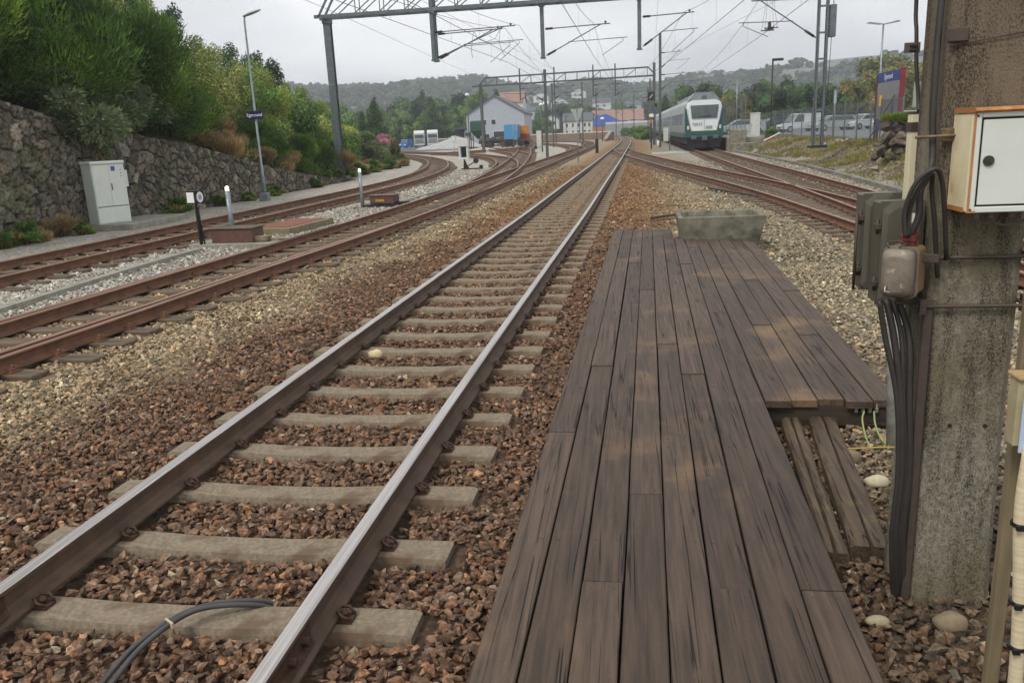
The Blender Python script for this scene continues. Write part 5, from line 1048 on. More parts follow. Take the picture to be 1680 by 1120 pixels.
catenary('contact and carrier wires above the train', [(5.4, -8), (6.1, 42), (6.1, 93), (6.3, 150)], 5.9, 7.55)
mb = MB(); mb.tube([(-25, 0, 13), (-16.8, GY, 9.4), (-18.3, 107, 9)], .012, 4); tag(mb.build('feeder_wire', M_wire), 'single feeder wire over the left gantry mast', 'feeder wire')
for i, (dx_, zz) in enumerate(((10.8, 9.0), (2.0, 10.2), (-12.2, 9.3))):
    mb = MB(); mb.tube([(dx_, -8, zz+1.5), (dx_*.9, 47, zz), (3.3 if i < 2 else -9, 106, 9.5)], .010, 4); tag(mb.build('feeder_wire', M_wire), ['single wire from the top right corner down to the tall mast', 'single wire from the picture top to the tall dark mast', 'lone wire running above the second track to the far gantry'][i], 'feeder wire')
# jumper loops and section insulator
mb = MB(); a = (-8.4, 45.5); mb.tube([(-7.8, 44.5, 7.3), (-7.6, 44.5, 6.9), (-7.2, 44.5, 6.72), (-6.7, 44.5, 6.85), (-6.4, 44.5, 7.35)], .012, 5); mb.tube([(-7.8, 44.5, 7.3), (-7.9, 44.5, 6.8), (-8.0, 44.6, 6.4), (-7.95, 44.6, 5.98)], .012, 5); mb.tube([(-6.4, 44.5, 7.35), (-6.5, 44.5, 6.7), (-6.35, 44.5, 6.2), (-6.2, 44.5, 5.95)], .012, 5); tag(mb.build('jumper_cable', M_wire), 'looped jumper cable hanging between wires right of the double drop post', 'jumper cable')
t = thing('section_insulator', 'small section insulator hanging on thin droppers above the train track', 'section insulator', (6.05, 38.5, 5.9)); mb = MB(); mb.box(-.12, .12, -.45, .45, -.03, .05); mb.box(-.06, .06, -.1, .1, .0, .3); mb.box(-.28, .28, -.5, -.45, -.02, .02); mb.box(-.28, .28, .45, .5, -.02, .02)
for sx in (-.25, .25):
    for sy in (-.45, .45): mb.tube([(sx, sy, 0), (sx*.4, sy*.3, 1.35)], .007, 4)
mb.build('insulator_frame', M_ins, t); mb = MB(); mb.ball((0, 0, 1.5), .13, 8, sq=(.8, .8, 1.3)); mb.build('weight_bulb', M_ins, t)

# ------------------------------------------------------------------ signals, lamps, boards in the yard
t = thing('railway_signal', 'black-boarded railway signal with small white plate left of the tall mast', 'signal', (2.38, 86, 0)); mb = MB(); mb.tube([(0, 0, -.1), (0, 0, 5.9)], .07, 8); mb.build('signal_post', M_dsteel, t); mb = MB(); mb.box(-.33, .33, -.12, -.04, 4.62, 5.45, ch=.02); mb.build('signal_board', M_black, t); mb = MB(); mb.bar((-.15, -.125, 4.85), (.15, -.125, 5.2), .02, .05); mb.build('slanted_bar', M_wht, t); mb = MB(); mb.box(-.2, .22, -.1, -.06, 3.05, 3.35); mb.build('number_plate', M_wht, t)
mb = MB(); mb.prism([(-.35, 2.45), (0, 2.45), (0, 2.95)], -.09, -.06); mb.build('orange_board', mat('orange_board', srgb(196, 112, 50)), t); mb = MB(); mb.box(.3, .6, -.1, .1, 4.0, 4.35, ch=.05); mb.build('side_lamp', M_black, t)
t = thing('relay_cabinet', 'white relay box on a short post in front of the train', 'relay box', (3.55, 79, 0)); mb = MB(); mb.box(-.26, .18, -.2, .15, .75, 1.95, ch=.01); mb.build('relay_box', M_bw, t); mb = MB(); mb.tube([(.3, 0, -.1), (.3, 0, 1.85)], .06, 8); mb.box(.12, .36, -.05, .05, 1.0, 1.1); mb.build('post', M_galv, t)
t = thing('reflector_post', 'short white-footed post by the signal', 'post', (3.15, 88, 0)); mb = MB(); mb.tube([(0, 0, 0), (0, 0, .7)], .11, 8); mb.build('white_foot', M_wht, t)
t = thing('triangle_board', 'pale inverted triangle board on a thin pole between the curved sidings', 'trackside board', (-3.33, 57.5, 0)); mb = MB(); mb.tube([(0, 0, -.1), (0, 0, 3.5)], .03, 8); mb.build('pole', M_galv, t); mb = MB(); mb.prism([(-.43, 3.5), (-.06, 3.5), (-.06, 2.65)], -.04, -.02); mb.prism([(.43, 3.5), (.06, 3.5), (.06, 2.65)], -.04, -.02); mb.build('board', mat('board_pale', srgb(170, 178, 170), srgb(150, 160, 150), 6, .5), t)
t = thing('marker_stake', 'short black stake on the brown ballast left of the main track', 'stake', (-2.8, 79, 0)); mb = MB(); mb.box(-.14, .14, -.08, .08, -.1, 1.25, ch=.02); mb.build('stake', M_black, t)
def globe(label, x, y, h, r=.2, gr='globe lamps in the yard'):
    t = thing('globe_lamp', label, 'yard lamp', (x, y, 0), 0, gr); mb = MB(); mb.tube([(0, 0, 0), (0, 0, h)], .08, 8); mb.build('post', M_dsteel, t); mb = MB(); mb.ball((0, 0, h+r*.3), r, 12, sq=(1.2, 1.2, .8)); mb.build('lamp_globe', M_wht, t)
globe('white dome lamp beside the slim dark mast', -6.95, 74, 4.4, .24); globe('smaller white dome lamp on a pole left of the slim dark mast', -9.2, 92, 4.9, .2); globe('white lamp on a pole before the grey gabled building', -25.3, 135, 8.3, .3); globe('low white lamp before the blue hall', -4.3, 150, 3.8, .3)
t = thing('grey_relay_box', 'light grey relay box at the foot of the slim dark mast', 'relay box', (-7.35, 71, 0)); mb = MB(); mb.box(-.2, .2, -.15, .15, .9, 2.2, ch=.01); mb.box(-.06, .06, -.06, .06, 0, .9); mb.build('relay_box', M_bw, t)
t = thing('switch_lever', 'small dark switch lever near the slim dark mast', 'switch lever', (-9.7, 88, 0)); mb = MB(); mb.box(-.4, .4, -.1, .1, 0, .05); mb.bar((-.2, 0, .05), (.2, 0, .5), .07, .07); mb.tube([(.25, -.08, .55), (.25, .08, .55)], .16, 12); mb.build('lever', M_black, t)
# thin pale poles near the wagons
for i, (x, y) in enumerate(((-15.8, 118), (-15.3, 118))):
    mb = MB(); mb.tube([(0, 0, 0), (0, 0, 4.4)], .05, 8); o = mb.build('thin_pole', M_galv); o.location = (x, y, 0); tag(o, ['left of two thin pale poles before the blue container', 'right of two thin pale poles before the blue container'][i], 'pole')

# ------------------------------------------------------------------ train
M_tw = mat('train_white', srgb(214, 220, 222), rough=.35); M_tg = mat('train_green', srgb(32, 78, 80), rough=.35); M_ts = mat('train_silver', srgb(150, 158, 158), rough=.4, metal=.3); M_glass = mat('dark_glass', srgb(60, 72, 76), srgb(84, 96, 98), 2, .12, 0, 0); M_under = mat('under_black', srgb(26, 26, 26), rough=.8); M_lime = mat('lime_line', srgb(150, 170, 60))
tn = thing('passenger_train', 'white and dark green passenger train with number 72012 on its nose', 'train', (6.12, 69.5, .17))
def sec(k, dz=0):  # half outline of the car body, k=1 full width
    h = [(1.30, .95), (1.52, 1.15), (1.58, 1.9), (1.58, 2.9), (1.45, 3.55), (1.12, 3.95), (.70, 4.05)]; h = [(x*k, z) for x, z in h]; return h+[(-x, z) for x, z in reversed(h)]
mb = MB(); loft(mb, [(sec(.90), .55), (sec(.97), 1.0), (sec(1), 1.8), (sec(1), 21)], 'y', smooth=False); mb.build('leading_car', M_ts, tn)
mb = MB(); front = [(1.04, 1.45), (1.28, 2.4), (1.42, 3.2), (1.30, 3.62), (.95, 3.82)]; front = front+[(-x, z) for x, z in reversed(front)]; loft(mb, [([(x*.9, z) for x, z in front], .12), ([(x*.97, z) for x, z in front], .3), (front, .6)], 'y', smooth=False); mb.build('nose_shell', M_tw, tn)
mb = MB(); ws = [(.98, 2.42), (1.10, 3.42), (-1.10, 3.42), (-.98, 2.42)]; loft(mb, [(ws, .04), (ws, .2)], 'y', smooth=False); mb.build('windscreen', M_glass, tn)
mb = MB(); mb.bar((-.55, .02, 2.5), (.5, .02, 2.62), .04, .03); mb.bar((.5, .02, 2.62), (.0, .02, 2.5), .04, .03); mb.build('wiper', M_under, tn)
mb = MB(); mb.box(-.012, .012, .075, .12, 1.5, 2.3); mb.box(.12, .62, .08, .12, 1.6, 1.82); mb.build('panel_seams', M_ts, tn)
for s in (-1, 1):
    mb = MB(); P = [(s*1.1, 1.4), (s*1.5, 1.4), (s*1.52, 3.3), (s*1.44, 3.2), (s*1.3, 2.4)]; mb.prism(P, .35, .7, 'y'); mb.build('corner_panel', M_tg, tn)
    mb = MB(); mb.box(s*1.25-.09, s*1.25+.09, .30, .36, 1.55, 1.85, ch=.02); mb.build('headlight', mat('headlight', srgb(190, 196, 196), rough=.2), tn)
mb = MB(); mb.prism([(-1.45, 1.45), (1.45, 1.45), (1.5, .95), (-1.5, .95)], .1, .8, 'y'); mb.box(-1.585, -1.575, .8, 21, .95, 1.32); mb.box(1.575, 1.585, .8, 21, .95, 1.32); mb.build('green_skirt', M_tg, tn)
mb = MB(); mb.box(-1.05, 1.05, .095, .12, 1.42, 1.47); mb.build('lime_stripe', M_lime, tn)
mb = MB(); P = [(-1.25, 3.8), (1.25, 3.8), (.72, 4.42), (-.72, 4.42)]; loft(mb, [(P, .5), (P, 3.4)], 'y', smooth=False); mb.build('roof_pod', mat('pod_grey', srgb(124, 132, 134), srgb(108, 116, 118), 3, .5), tn)
mb = MB(); mb.box(-.2, .2, .46, .5, 3.9, 4.15, ch=.02); mb.build('destination_lamp', M_glass, tn)
mb = MB()
for y0 in range(2, 20, 3): mb.box(-.95, .95, 1.8+y0, 4.2+y0, 4.04, 4.28, ch=.04)
mb.build('roof_units', M_ts, tn)
mb = MB()
for s in (-1, 1): mb.tube([(s*.85, -.25, .95), (s*.85, .15, .95)], .10, 10); mb.box(s*.85-.22, s*.85+.22, -.3, -.25, .82, 1.08, ch=.03)
mb.tube([(0, -.35, .85), (0, .2, .85)], .13, 10); mb.box(-.2, .2, -.45, -.3, .7, 1.05, ch=.03); mb.build('coupler_and_buffers', mat('coupler_grey', srgb(92, 96, 96), rough=.5), tn)
mb = MB(); mb.box(-1.35, 1.35, .15, 20.8, .42, .93); mb.prism([(-1.2, .1), (1.2, .1), (1.32, .5), (-1.32, .5)], 0, .5); mb.build('underframe', M_under, tn)
for yy in (3.0, 16.5):
    mb = MB()
    for dy in (-1.2, 1.2):
        for s in (-1, 1): mb.tube([(s*.66, yy+dy, .42), (s*.80, yy+dy, .42)], .42, 18)
    mb.build('bogie_wheels', M_under, tn)
for k in range(9):
    yw = 2.2+k*2.05; [MB().box(xa, xa+.012, yw, yw+1.45, 1.95, 2.85).build('side_window', M_glass, tn) for xa in (-1.59, 1.578)]
text_mesh('72012', .32, mat('number_dark', srgb(70, 76, 84)), tn, (-.56, .075, 1.95), (math.pi/2, 0, 0))
for c in range(1, 4):
    mb = MB(); y0 = c*21.5; loft(mb, [(sec(.94), y0), (sec(1), y0+.4), (sec(1), y0+20.6), (sec(.94), y0+21)], 'y', smooth=False); mb.build('trailing_car', M_ts, tn)
    mb = MB()
    for k in range(9): yw = y0+1.2+k*2.1; mb.box(-1.59, -1.578, yw, yw+1.45, 1.95, 2.85)
    mb.box(-1.585, -1.575, y0+.4, y0+20.6, .95, 1.32, m=1); mb.build('window_band', [M_glass, M_tg], tn)
    mb = MB(); mb.box(-1.3, 1.3, y0+.3, y0+20.7, .42, .93); mb.build('underframe', M_under, tn)

# ------------------------------------------------------------------ platform end, fences, right bank
M_plat = mat('platform_concrete', srgb(140, 134, 118), srgb(104, 100, 86), 3, .95, 0, .01, 20, c3=srgb(80, 80, 58), s3=1.4, t3=.58)
t = thing('platform_end', 'weathered concrete platform end wall right beside the train nose', 'platform', (8.2, 66, 0)); mb = MB(); mb.box(-.35, .75, 0, 1.6, -.1, 1.62, ch=.05); mb.build('end_wall', M_plat, t); mb = MB(); mb.box(-.5, 1.4, -.6, -.0, -.2, .62, ch=.04); mb.build('lower_step', M_plat, t); mb = MB(); mb.box(-.3, 3.0, 1.6, 80, -.1, 1.0, ch=.02); mb.build('platform_slab', M_slab, t)
def fence(label, pts, h, base=None, sp=2.4, mt=M_galv, wires=.055, name='mesh_fence', wr=.0035):
    t = thing(name, label, 'fence', (pts[0][0], pts[0][1], 0)); P = spline([p[:2] for p in pts], sp); Pp = []
    for p in P: Pp.append((p.x, p.y, (float(hgt(p.x, p.y)) if base is None else base)))
    for i, p in enumerate(Pp):
        mb = MB(); mb.box(p[0]-.03, p[0]+.03, p[1]-.03, p[1]+.03, p[2]-.1, p[2]+h+.05); mb.build('post', mt, t, world=True)
    for a, b_ in zip(Pp[:-1], Pp[1:]):
        mb = MB(); A = Vector(a); B = Vector(b_); L_ = (B-A).length; n = int(L_/wires)
        for z in (.1, .55, 1.0, 1.45, h-.05): mb.tube([A+Vector((0, 0, z)), B+Vector((0, 0, z))], .006, 3, cap=False)
        for k in range(n): q = A+(B-A)*k/n; mb.tube([q+Vector((0, 0, .08)), q+Vector((0, 0, h))], wr, 3, cap=False)
        mb.build('mesh_panel', mt, t, world=True)
    return t
M_fence = mat('fence_grey', srgb(112, 120, 122), srgb(96, 104, 106), 3, .5, .3)
fence('long grey mesh fence between the right bank and the car park', [(10.5, 75.5), (11.3, 68), (11.75, 60), (11.95, 52), (11.9, 44), (11.85, 39)], 1.9, mt=M_fence)
fence('tall mesh fence on the platform beside the train', [(8.95, 67), (9.0, 80), (9.1, 95), (9.2, 115)], 3.0, base=.98, mt=M_fence, wr=.005, wires=.22)
t = thing('signal_cabinet', 'slim off-white cabinet at the left end of the car park fence', 'cabinet', (10.33, 71.6, .8)); mb = MB(); mb.box(-.37, .37, -.3, .3, 0, 1.95, ch=.02); mb.build('cabinet_body', M_bw, t); mb = MB(); mb.box(-.4, .4, -.33, .33, 1.95, 2.03, ch=.02); mb.build('cabinet_roof', M_bw, t); mb = MB(); mb.box(-.3, -.27, -.315, -.3, .9, 1.15); mb.build('handle', M_black, t); mb = MB(); mb.prism([(-.75, 0), (-.37, .0), (-.37, .5)], -.1, .1); mb.build('side_brace', M_bw, t)
t = thing('red_barrier', 'tilted red barrier board with white top lying on the right bank', 'barrier', (10.85, 66, .72)); t.rotation_euler = (0, math.radians(-24), math.radians(10)); mb = MB(); mb.box(-.5, .5, -.08, .08, -.22, .2, ch=.02); mb.build('red_board', mat('red_paint', srgb(190, 40, 52), srgb(166, 36, 46), 6, .5), t); mb = MB(); mb.box(-.62, .7, -.1, .1, .2, .29, ch=.02); mb.build('white_rail', M_bw, t)
t = thing('station_board', 'large blue and grey station information board with red end panel behind the fence', 'information board', (11.95, 41.6, 1.0)); mb = MB(); mb.box(-.06, .06, -1.75, 1.6, .95, 3.05); mb.build('grey_panel', mat('panel_grey', srgb(112, 112, 116), srgb(130, 130, 132), 1.2, .4), t); mb = MB(); mb.box(-.07, .07, -1.75, 1.6, 2.62, 3.06); mb.build('blue_header', mat('header_blue', srgb(46, 62, 128)), t); mb = MB(); mb.box(-.07, .07, -1.75, 1.6, .42, .98); mb.build('blue_footer', mat('footer_blue', srgb(54, 64, 112)), t)
mb = MB(); mb.box(-.08, .09, -1.98, -1.78, .42, 3.12, ch=.01); mb.build('red_end_panel', mat('panel_red', srgb(118, 28, 42)), t); mb = MB(); mb.box(-.1, .1, 1.6, 1.72, -.2, 3.0); mb.build('post', mat('post_maroon', srgb(92, 52, 54)), t); mb = MB(); mb.box(-.1, .1, -1.9, -1.78, -.2, .5); mb.build('post', bpy.data.materials['post_maroon'], t)
mb = MB(); mb.box(-.075, -.06, .75, 1.15, 1.55, 2.05); mb.build('yellow_notice', mat('notice_yellow', srgb(226, 170, 40)), t); text_mesh('Egersund', .34, M_wht, t, (-.075, -.1, 2.84), (math.pi/2, 0, -math.pi/2)); mb = MB(); mb.bar((-.1, -1.3, 2.0), (-1.0, -.6, -.1), .05, .05); mb.build('strut', M_dsteel, t)
for nm, lab, x, y, h, kind_ in (('street_lamp', 'black lamp post with flat head beside the off-white cabinet', 12.15, 75, 6.2, 0), ('street_lamp', 'grey lamp post with twin flat heads behind the station board', 17.2, 62, 7.2, 1), ('street_lamp', 'thin pale lamp post above the platform fence', 13.6, 110, 6.6, 2), ('flag_pole', 'short pale pole between two parked cars', 14.3, 62, 3.1, 3)):
    t = thing(nm, lab, 'street lamp' if kind_ < 3 else 'pole', (x, y, .9)); mb = MB(); mb.tube([(0, 0, 0), (0, 0, h)], .06 if kind_ else .07, 8); mb.build('post', M_black if kind_ == 0 else M_galv, t); mb = MB()
    if kind_ == 0: mb.box(-.05, .85, -.15, .15, h-.12, h+.08, ch=.03)
    elif kind_ == 1: mb.prism([(-1.1, h+.12), (-.95, h+.2), (0, h+.02), (-.2, h-.02)], -.12, .12); mb.prism([(1.1, h+.12), (.95, h+.2), (0, h+.02), (.2, h-.02)], -.12, .12)
    elif kind_ == 2: mb.box(-.3, .3, -.12, .12, h, h+.1)
    else: mb.box(-.08, .12, -.05, .05, h-.9, h)
    mb.build('lamp_head', M_black if kind_ == 0 else M_galv, t)
# rough stone pier with grass near the mast
t = thing('dry_stone_pier', 'rough dark stone pier topped with bright grass on the right bank', 'stone pier', (10.3, 33.5, .6)); r3 = random.Random(5); mb = MB()
for k in range(46):
    cx_, cy_, cz_ = r3.uniform(-.95, .9), r3.uniform(-.5, .5), r3.uniform(.0, 1.25); pv, pf = PR[k % len(PR)]; s = r3.uniform(.22, .36)*(1-.15*cz_); a = r3.uniform(0, 6.28); R_ = Matrix.Rotation(a, 3, 'Z') @ Matrix.Rotation(r3.uniform(-.8, .8), 3, 'Y')
    mb.add([tuple(R_ @ (Vector(v)*s*Vector((1, 1, 1)).x)+Vector((cx_*(1-.2*cz_), cy_*.8, cz_))) for v in pv], [tuple(int(i) for i in f) for f in pf], 0)
mb.build('piled_stones', mat('pier_stone', srgb(110, 98, 86), srgb(82, 74, 66), 5, .95, 0, .01, 30, tint=.35), t)
f = leaf_mesh('grass_top', 7000, [(r3.uniform(-.7, .7), r3.uniform(-.4, .4), 1.38, .25, .22, .12) for _ in range(12)], .02, [S(112, 128, 48), S(90, 112, 40)], mt=M_leaf, seed=77, upright=1.5, asp=6); f.parent = t
# boulders, planks and grass on the bank
M_bould = mat('boulder', srgb(140, 134, 120), srgb(112, 104, 90), 4, .95, 0, .01, 30, tint=.25)
for i, (x, y, s, lab) in enumerate(((9.0, 45.5, .38, 'dark rounded boulder lying midway on the right bank'), (9.3, 33.5, .30, 'grey boulder low on the right bank near the stone pier'), (8.7, 37.5, .22, 'rusty brown lump low on the right bank'), (9.4, 52.0, .34, 'long pale slab stone on the bank left of the grey mast'), (8.7, 46.5, .2, 'small white stone at the bank toe'), (8.9, 61.0, .4, 'pale rubble stone near the red barrier'), (9.2, 63.5, .3, 'second pale rubble stone near the red barrier'), (9.9, 35.5, .35, 'brown stone at the top of the right bank'), (8.5, 66.5, .3, 'rubble stone at the platform end foot'))):
    pv, pf = PR[i]; mb = MB(); mb.add([(v[0]*s*1.3, v[1]*s, v[2]*s*.9) for v in pv], [tuple(int(q) for q in f) for f in pf], 0); o = mb.build('boulder', M_bould); o.location = (x, y, float(hgt(x, y))+s*.15); o.rotation_euler = (0, 0, i*1.3); tag(o, lab, 'stone')
X, Y_ = jitter(7.6, 13, 26, 74, .17); zz = hgt(X, Y_); k = (zz > .02)&(rng.random(len(X)) < .55); X, Y_ = X[k], Y_[k]; n = len(X)
c = np.where((rng.random(n) < .6)[:, None], S(150, 142, 124), S(112, 96, 76))*rng.lognormal(0, .25, n)[:, None]
stones('bank_rubble', np.stack([X, Y_, hgt(X, Y_)+.0], 1), rng.uniform(.03, .11, n), c, PRL, M_stone)
cl = []
for _ in range(1500):
    y = random.uniform(24, 75); x = random.uniform(8.4, 12.2); 
    if math.sin(x*2.1+y*.5)+math.sin(y*.9+x)*.8 > .1: cl.append((x, y, float(hgt(x, y))+.03, .22, .3, .09))
leaf_mesh('bank_grass', 52000, cl, .016, [S(138, 132, 72), S(150, 140, 84), S(120, 124, 58), S(112, 98, 60)], mt=M_leaf, seed=50, upright=1.4, asp=7)['kind'] = 'stuff'
plant('leafA', 11.0, 67.5, .28, .25, 'small green weed beside the red barrier', None)
mb = MB(); toe = [(8.35+float(np.interp(y, [0, 10, 28, 42, 58, 73], [-1.9, -1.45, -.55, -.05, -.1, -.35])), y) for y in range(3, 72, 3)]; pp = spline(toe, 1.0)
for a, b_ in zip(pp[:-1], pp[1:]): mb.bar((a.x, a.y, .02), (b_.x, b_.y, .02), .22, .14, t=random.random())
tag(mb.build('kerb_trough', mat('kerb_concrete', srgb(126, 122, 110), srgb(100, 96, 86), 4, .95, tint=.2)), 'long concrete trough edge at the toe of the right bank', 'cable trough')
# loose bits on the ground near the deck
mb = MB(); mb.bar((.55, 19.6, .03), (1.55, 20.7, .03), .09, .05); tag(mb.build('loose_slat', M_old), 'thin dark slat lying on the ballast beyond the deck', 'slat')
mb = MB(); mb.bar((2.7, 28.6, .03), (3.75, 24.6, .03), .10, .05); tag(mb.build('loose_slat', M_iron), 'dark steel bar lying between the rusty turnout rails', 'steel bar')
# ------------------------------------------------------------------ parked cars
M_tyre = mat('tyre', srgb(28, 28, 28), rough=.8); M_rim = mat('rim', srgb(160, 164, 166), rough=.35, metal=.6); M_red = mat('tail_red', srgb(150, 24, 24), rough=.3)
def car(label, x, y, z, rz, col, kind='hatch', group='cars parked behind the fence'):
    L, W = {'hatch': (4.1, 1.72), 'van': (4.3, 1.8), 'wagon': (4.5, 1.76), 'suv': (4.4, 1.82)}[kind]; t = thing('parked_' + ('van' if kind == 'van' else 'car'), label, 'van' if kind == 'van' else 'car', (x, y, z), rz, group)
    H = {'hatch': 1.48, 'van': 1.82, 'wagon': 1.48, 'suv': 1.62}[kind]; paint = mat('car_paint', srgb(*col), rough=.25, metal=.2); h = L/2
    # side outline, front towards -x
    b = [(-h, .32), (-h+.02, .62), (-h+.15, .78), (-h+.95, .95), (h-.1, .98 if kind != 'van' else 1.05), (h, .85), (h, .32)]; mb = MB()
    for s in (0,):
        rings = [([(p[0], p[1]) for p in b], -W/2), ([(p[0], p[1]) for p in b], W/2)]; loft(mb, [([(p[0]*.985, p[1]) for p in b], -W/2), (b, -W/2+.12), (b, W/2-.12), ([(p[0]*.985, p[1]) for p in b], W/2)], 'y', smooth=False)
    mb.build('body', paint, t)
    if kind == 'van': g = [(-h+.85, .94), (-h+1.45, H-.08), (-h+1.7, H), (h-.25, H), (h-.06, H-.15), (h-.03, 1.0)]
    elif kind == 'hatch': g = [(-h+.9, .93), (-h+1.6, H-.08), (-h+1.95, H), (h-.85, H-.03), (h-.15, .98)]
    else: g = [(-h+1.0, .93), (-h+1.7, H-.08), (-h+2.0, H), (h-.5, H-.04), (h-.08, .98)]
    mb = MB(); w2 = W/2; loft(mb, [([(p[0]*.98, p[1]) for p in g], -w2+.15), (g, -w2+.11), (g, w2-.11), ([(p[0]*.98, p[1]) for p in g], w2-.15)], 'y', smooth=False); mb.build('cabin', paint, t)
    mb = MB(); c = -h+1.55; e = (h-.75 if kind != 'van' else -h+2.25); top = H-.12; gl = [(-h+1.18, 1.0), (c+.05, top), (e, top), (e+.3 if kind != 'van' else e, 1.0)]
    for s in (-1, 1): mb.prism(gl, s*(w2-.135), s*(w2-.098)); 
    mb.build('side_windows', M_glass, t); mb = MB(); a = Vector((g[0][0]-.01, 0, g[0][1]+.05)); q = Vector((g[1][0]-.02, 0, g[1][1]-.0)); d = Vector((0, w2-.2, 0)); off = Vector((-.025, 0, .01)); mb.add([a-d+off, a+d+off, q+d*.95+off, q-d*.95+off, a-d, a+d, q+d*.95, q-d*.95], [(0, 1, 2, 3), (4, 5, 6, 7), (0, 1, 5, 4), (2, 3, 7, 6), (1, 2, 6, 5), (0, 3, 7, 4)]); mb.build('windscreen', M_glass, t)
    for xw in (-h+.78, h-.78):
        for s in (-1, 1):
            mb = MB(); mb.tube([(xw, s*(w2-.2), .31), (xw, s*(w2+.005), .31)], .31, 18); ty = mb.build('wheel', M_tyre, t); mb = MB(); mb.tube([(xw, s*(w2-.0), .31), (xw, s*(w2+.012), .31)], .19, 12); mb.build('rim', M_rim, ty)
    for s in (-1, 1): mb = MB(); mb.box(-h-.01, -h+.12, s*(w2-.32)-.16, s*(w2-.32)+.16, .62, .76, ch=.02); mb.build('headlight', M_wht, t)
    mb = MB(); mb.box(-h-.012, -h+.02, -.3, .3, .4, .55); mb.build('grille', M_black, t)
    for s in (-1, 1): mb = MB(); mb.box(h-.05, h+.012, s*(w2-.15)-.1, s*(w2-.15)+.1, .75, .95); mb.build('tail_light', M_red, t)
    return t
CZ0 = .93
car('silver estate car partly hidden by the train and platform fence', 11.4, 88, CZ0, .15, (170, 176, 178), 'wagon'); car('dark blue car left of the white van', 15.1, 92, CZ0, .35, (42, 50, 74), 'wagon'); car('white panel van among the parked cars', 17.4, 90, CZ0, .25, (216, 220, 224), 'van')
car('pale silver green car right of the white van, behind the grey mast', 20.4, 88.5, CZ0, .3, (164, 176, 174), 'wagon'); car('white car between the grey mast and the station board', 23.4, 89, CZ0, .5, (214, 218, 222), 'hatch'); car('white car partly behind the station board', 25.6, 86, CZ0, .3, (206, 212, 218), 'suv'); car('white car seen right of the station board', 27.9, 84, CZ0, .4, (204, 208, 212), 'hatch')
car('silver car just left of the concrete mast top box', 29.9, 82, CZ0, .4, (176, 182, 186), 'wagon')
# ------------------------------------------------------------------ yard : lorries, building, containers, wagons
def lorry(label, x, y, rz=0):
    t = thing('lorry', label, 'lorry', (x, y, 0), rz, 'white lorries in the yard'); W = M_wht; mb = MB(); loft(mb, [([(-1.2, .7), (1.2, .7), (1.22, 2.6), (1.15, 3.1), (-1.15, 3.1), (-1.22, 2.6)], 0), ([(-1.25, .7), (1.25, .7), (1.25, 2.7), (1.2, 3.3), (-1.2, 3.3), (-1.25, 2.7)], .5), ([(-1.25, .7), (1.25, .7), (1.25, 2.7), (1.2, 3.7), (-1.2, 3.7), (-1.25, 2.7)], 2.2)], 'y', smooth=False); mb.build('cab', M_bw, t)
    mb = MB(); mb.box(-.9, .9, 2.3, 6, .8, 1.2, ch=.03); mb.build('chassis', M_black, t); mb = MB(); mb.prism([(-1.08, 1.95), (1.08, 1.95), (1.02, 2.75), (-1.02, 2.75)], -.04, .1); mb.build('windscreen', M_glass, t); mb = MB(); mb.box(-1.1, 1.1, -.06, .02, .75, 1.25, ch=.02)
    for k in range(4): mb.box(-.95, .95, -.08, .0, 1.32+k*.14, 1.38+k*.14)
    mb.build('grille', mat('grille_grey', srgb(120, 124, 126)), t); mb = MB(); mb.box(-1.22, 1.22, -.1, .3, .35, .7, ch=.03); mb.build('bumper', M_bw, t)
    for yw in (1.2, 8.8):
        mb = MB()
        for s in (-1, 1): mb.tube([(s*.85, yw, .5), (s*1.22, yw, .5)], .5, 16)
        mb.build('wheels', M_tyre, t)
    for s in (-1, 1): mb = MB(); mb.box(s*1.35-.1, s*1.35+.1, .1, .2, 1.8, 2.5); mb.build('mirror', M_black, t); mb = MB(); mb.box(s*.95-.18, s*.95+.18, -.12, -.05, .9, 1.1, ch=.02); mb.build('headlight', M_rim, t)
lorry('left of two white lorries parked nose-out before the trees', -47.3, 190, .2); lorry('right of two white lorries parked nose-out before the trees', -43.7, 188, .2); lorry('white lorry behind the gravel mound left of the grey building', -36.6, 196, .1)
t = car('blue delivery van at the foot of the fireweed bank', -50.0, 188, 0, 1.45, (40, 110, 196), 'van', None); car('white van beside the gravel mound', -33.5, 160, 0, .3, (210, 214, 216), 'van', None); car('white pickup-like car before the grey gabled building', -24.3, 150, 0, .9, (214, 216, 218), 'hatch', None); car('small white car half hidden by the blue container', -20.2, 152, 0, 1.2, (206, 210, 214), 'hatch', None)
M_gb = mat('building_grey', srgb(170, 176, 184), srgb(160, 166, 174), 2, .8); M_roof = mat('roof_dark', srgb(92, 96, 100), srgb(78, 82, 86), 3, .8); M_win = mat('window_dark', srgb(44, 52, 60), rough=.2)
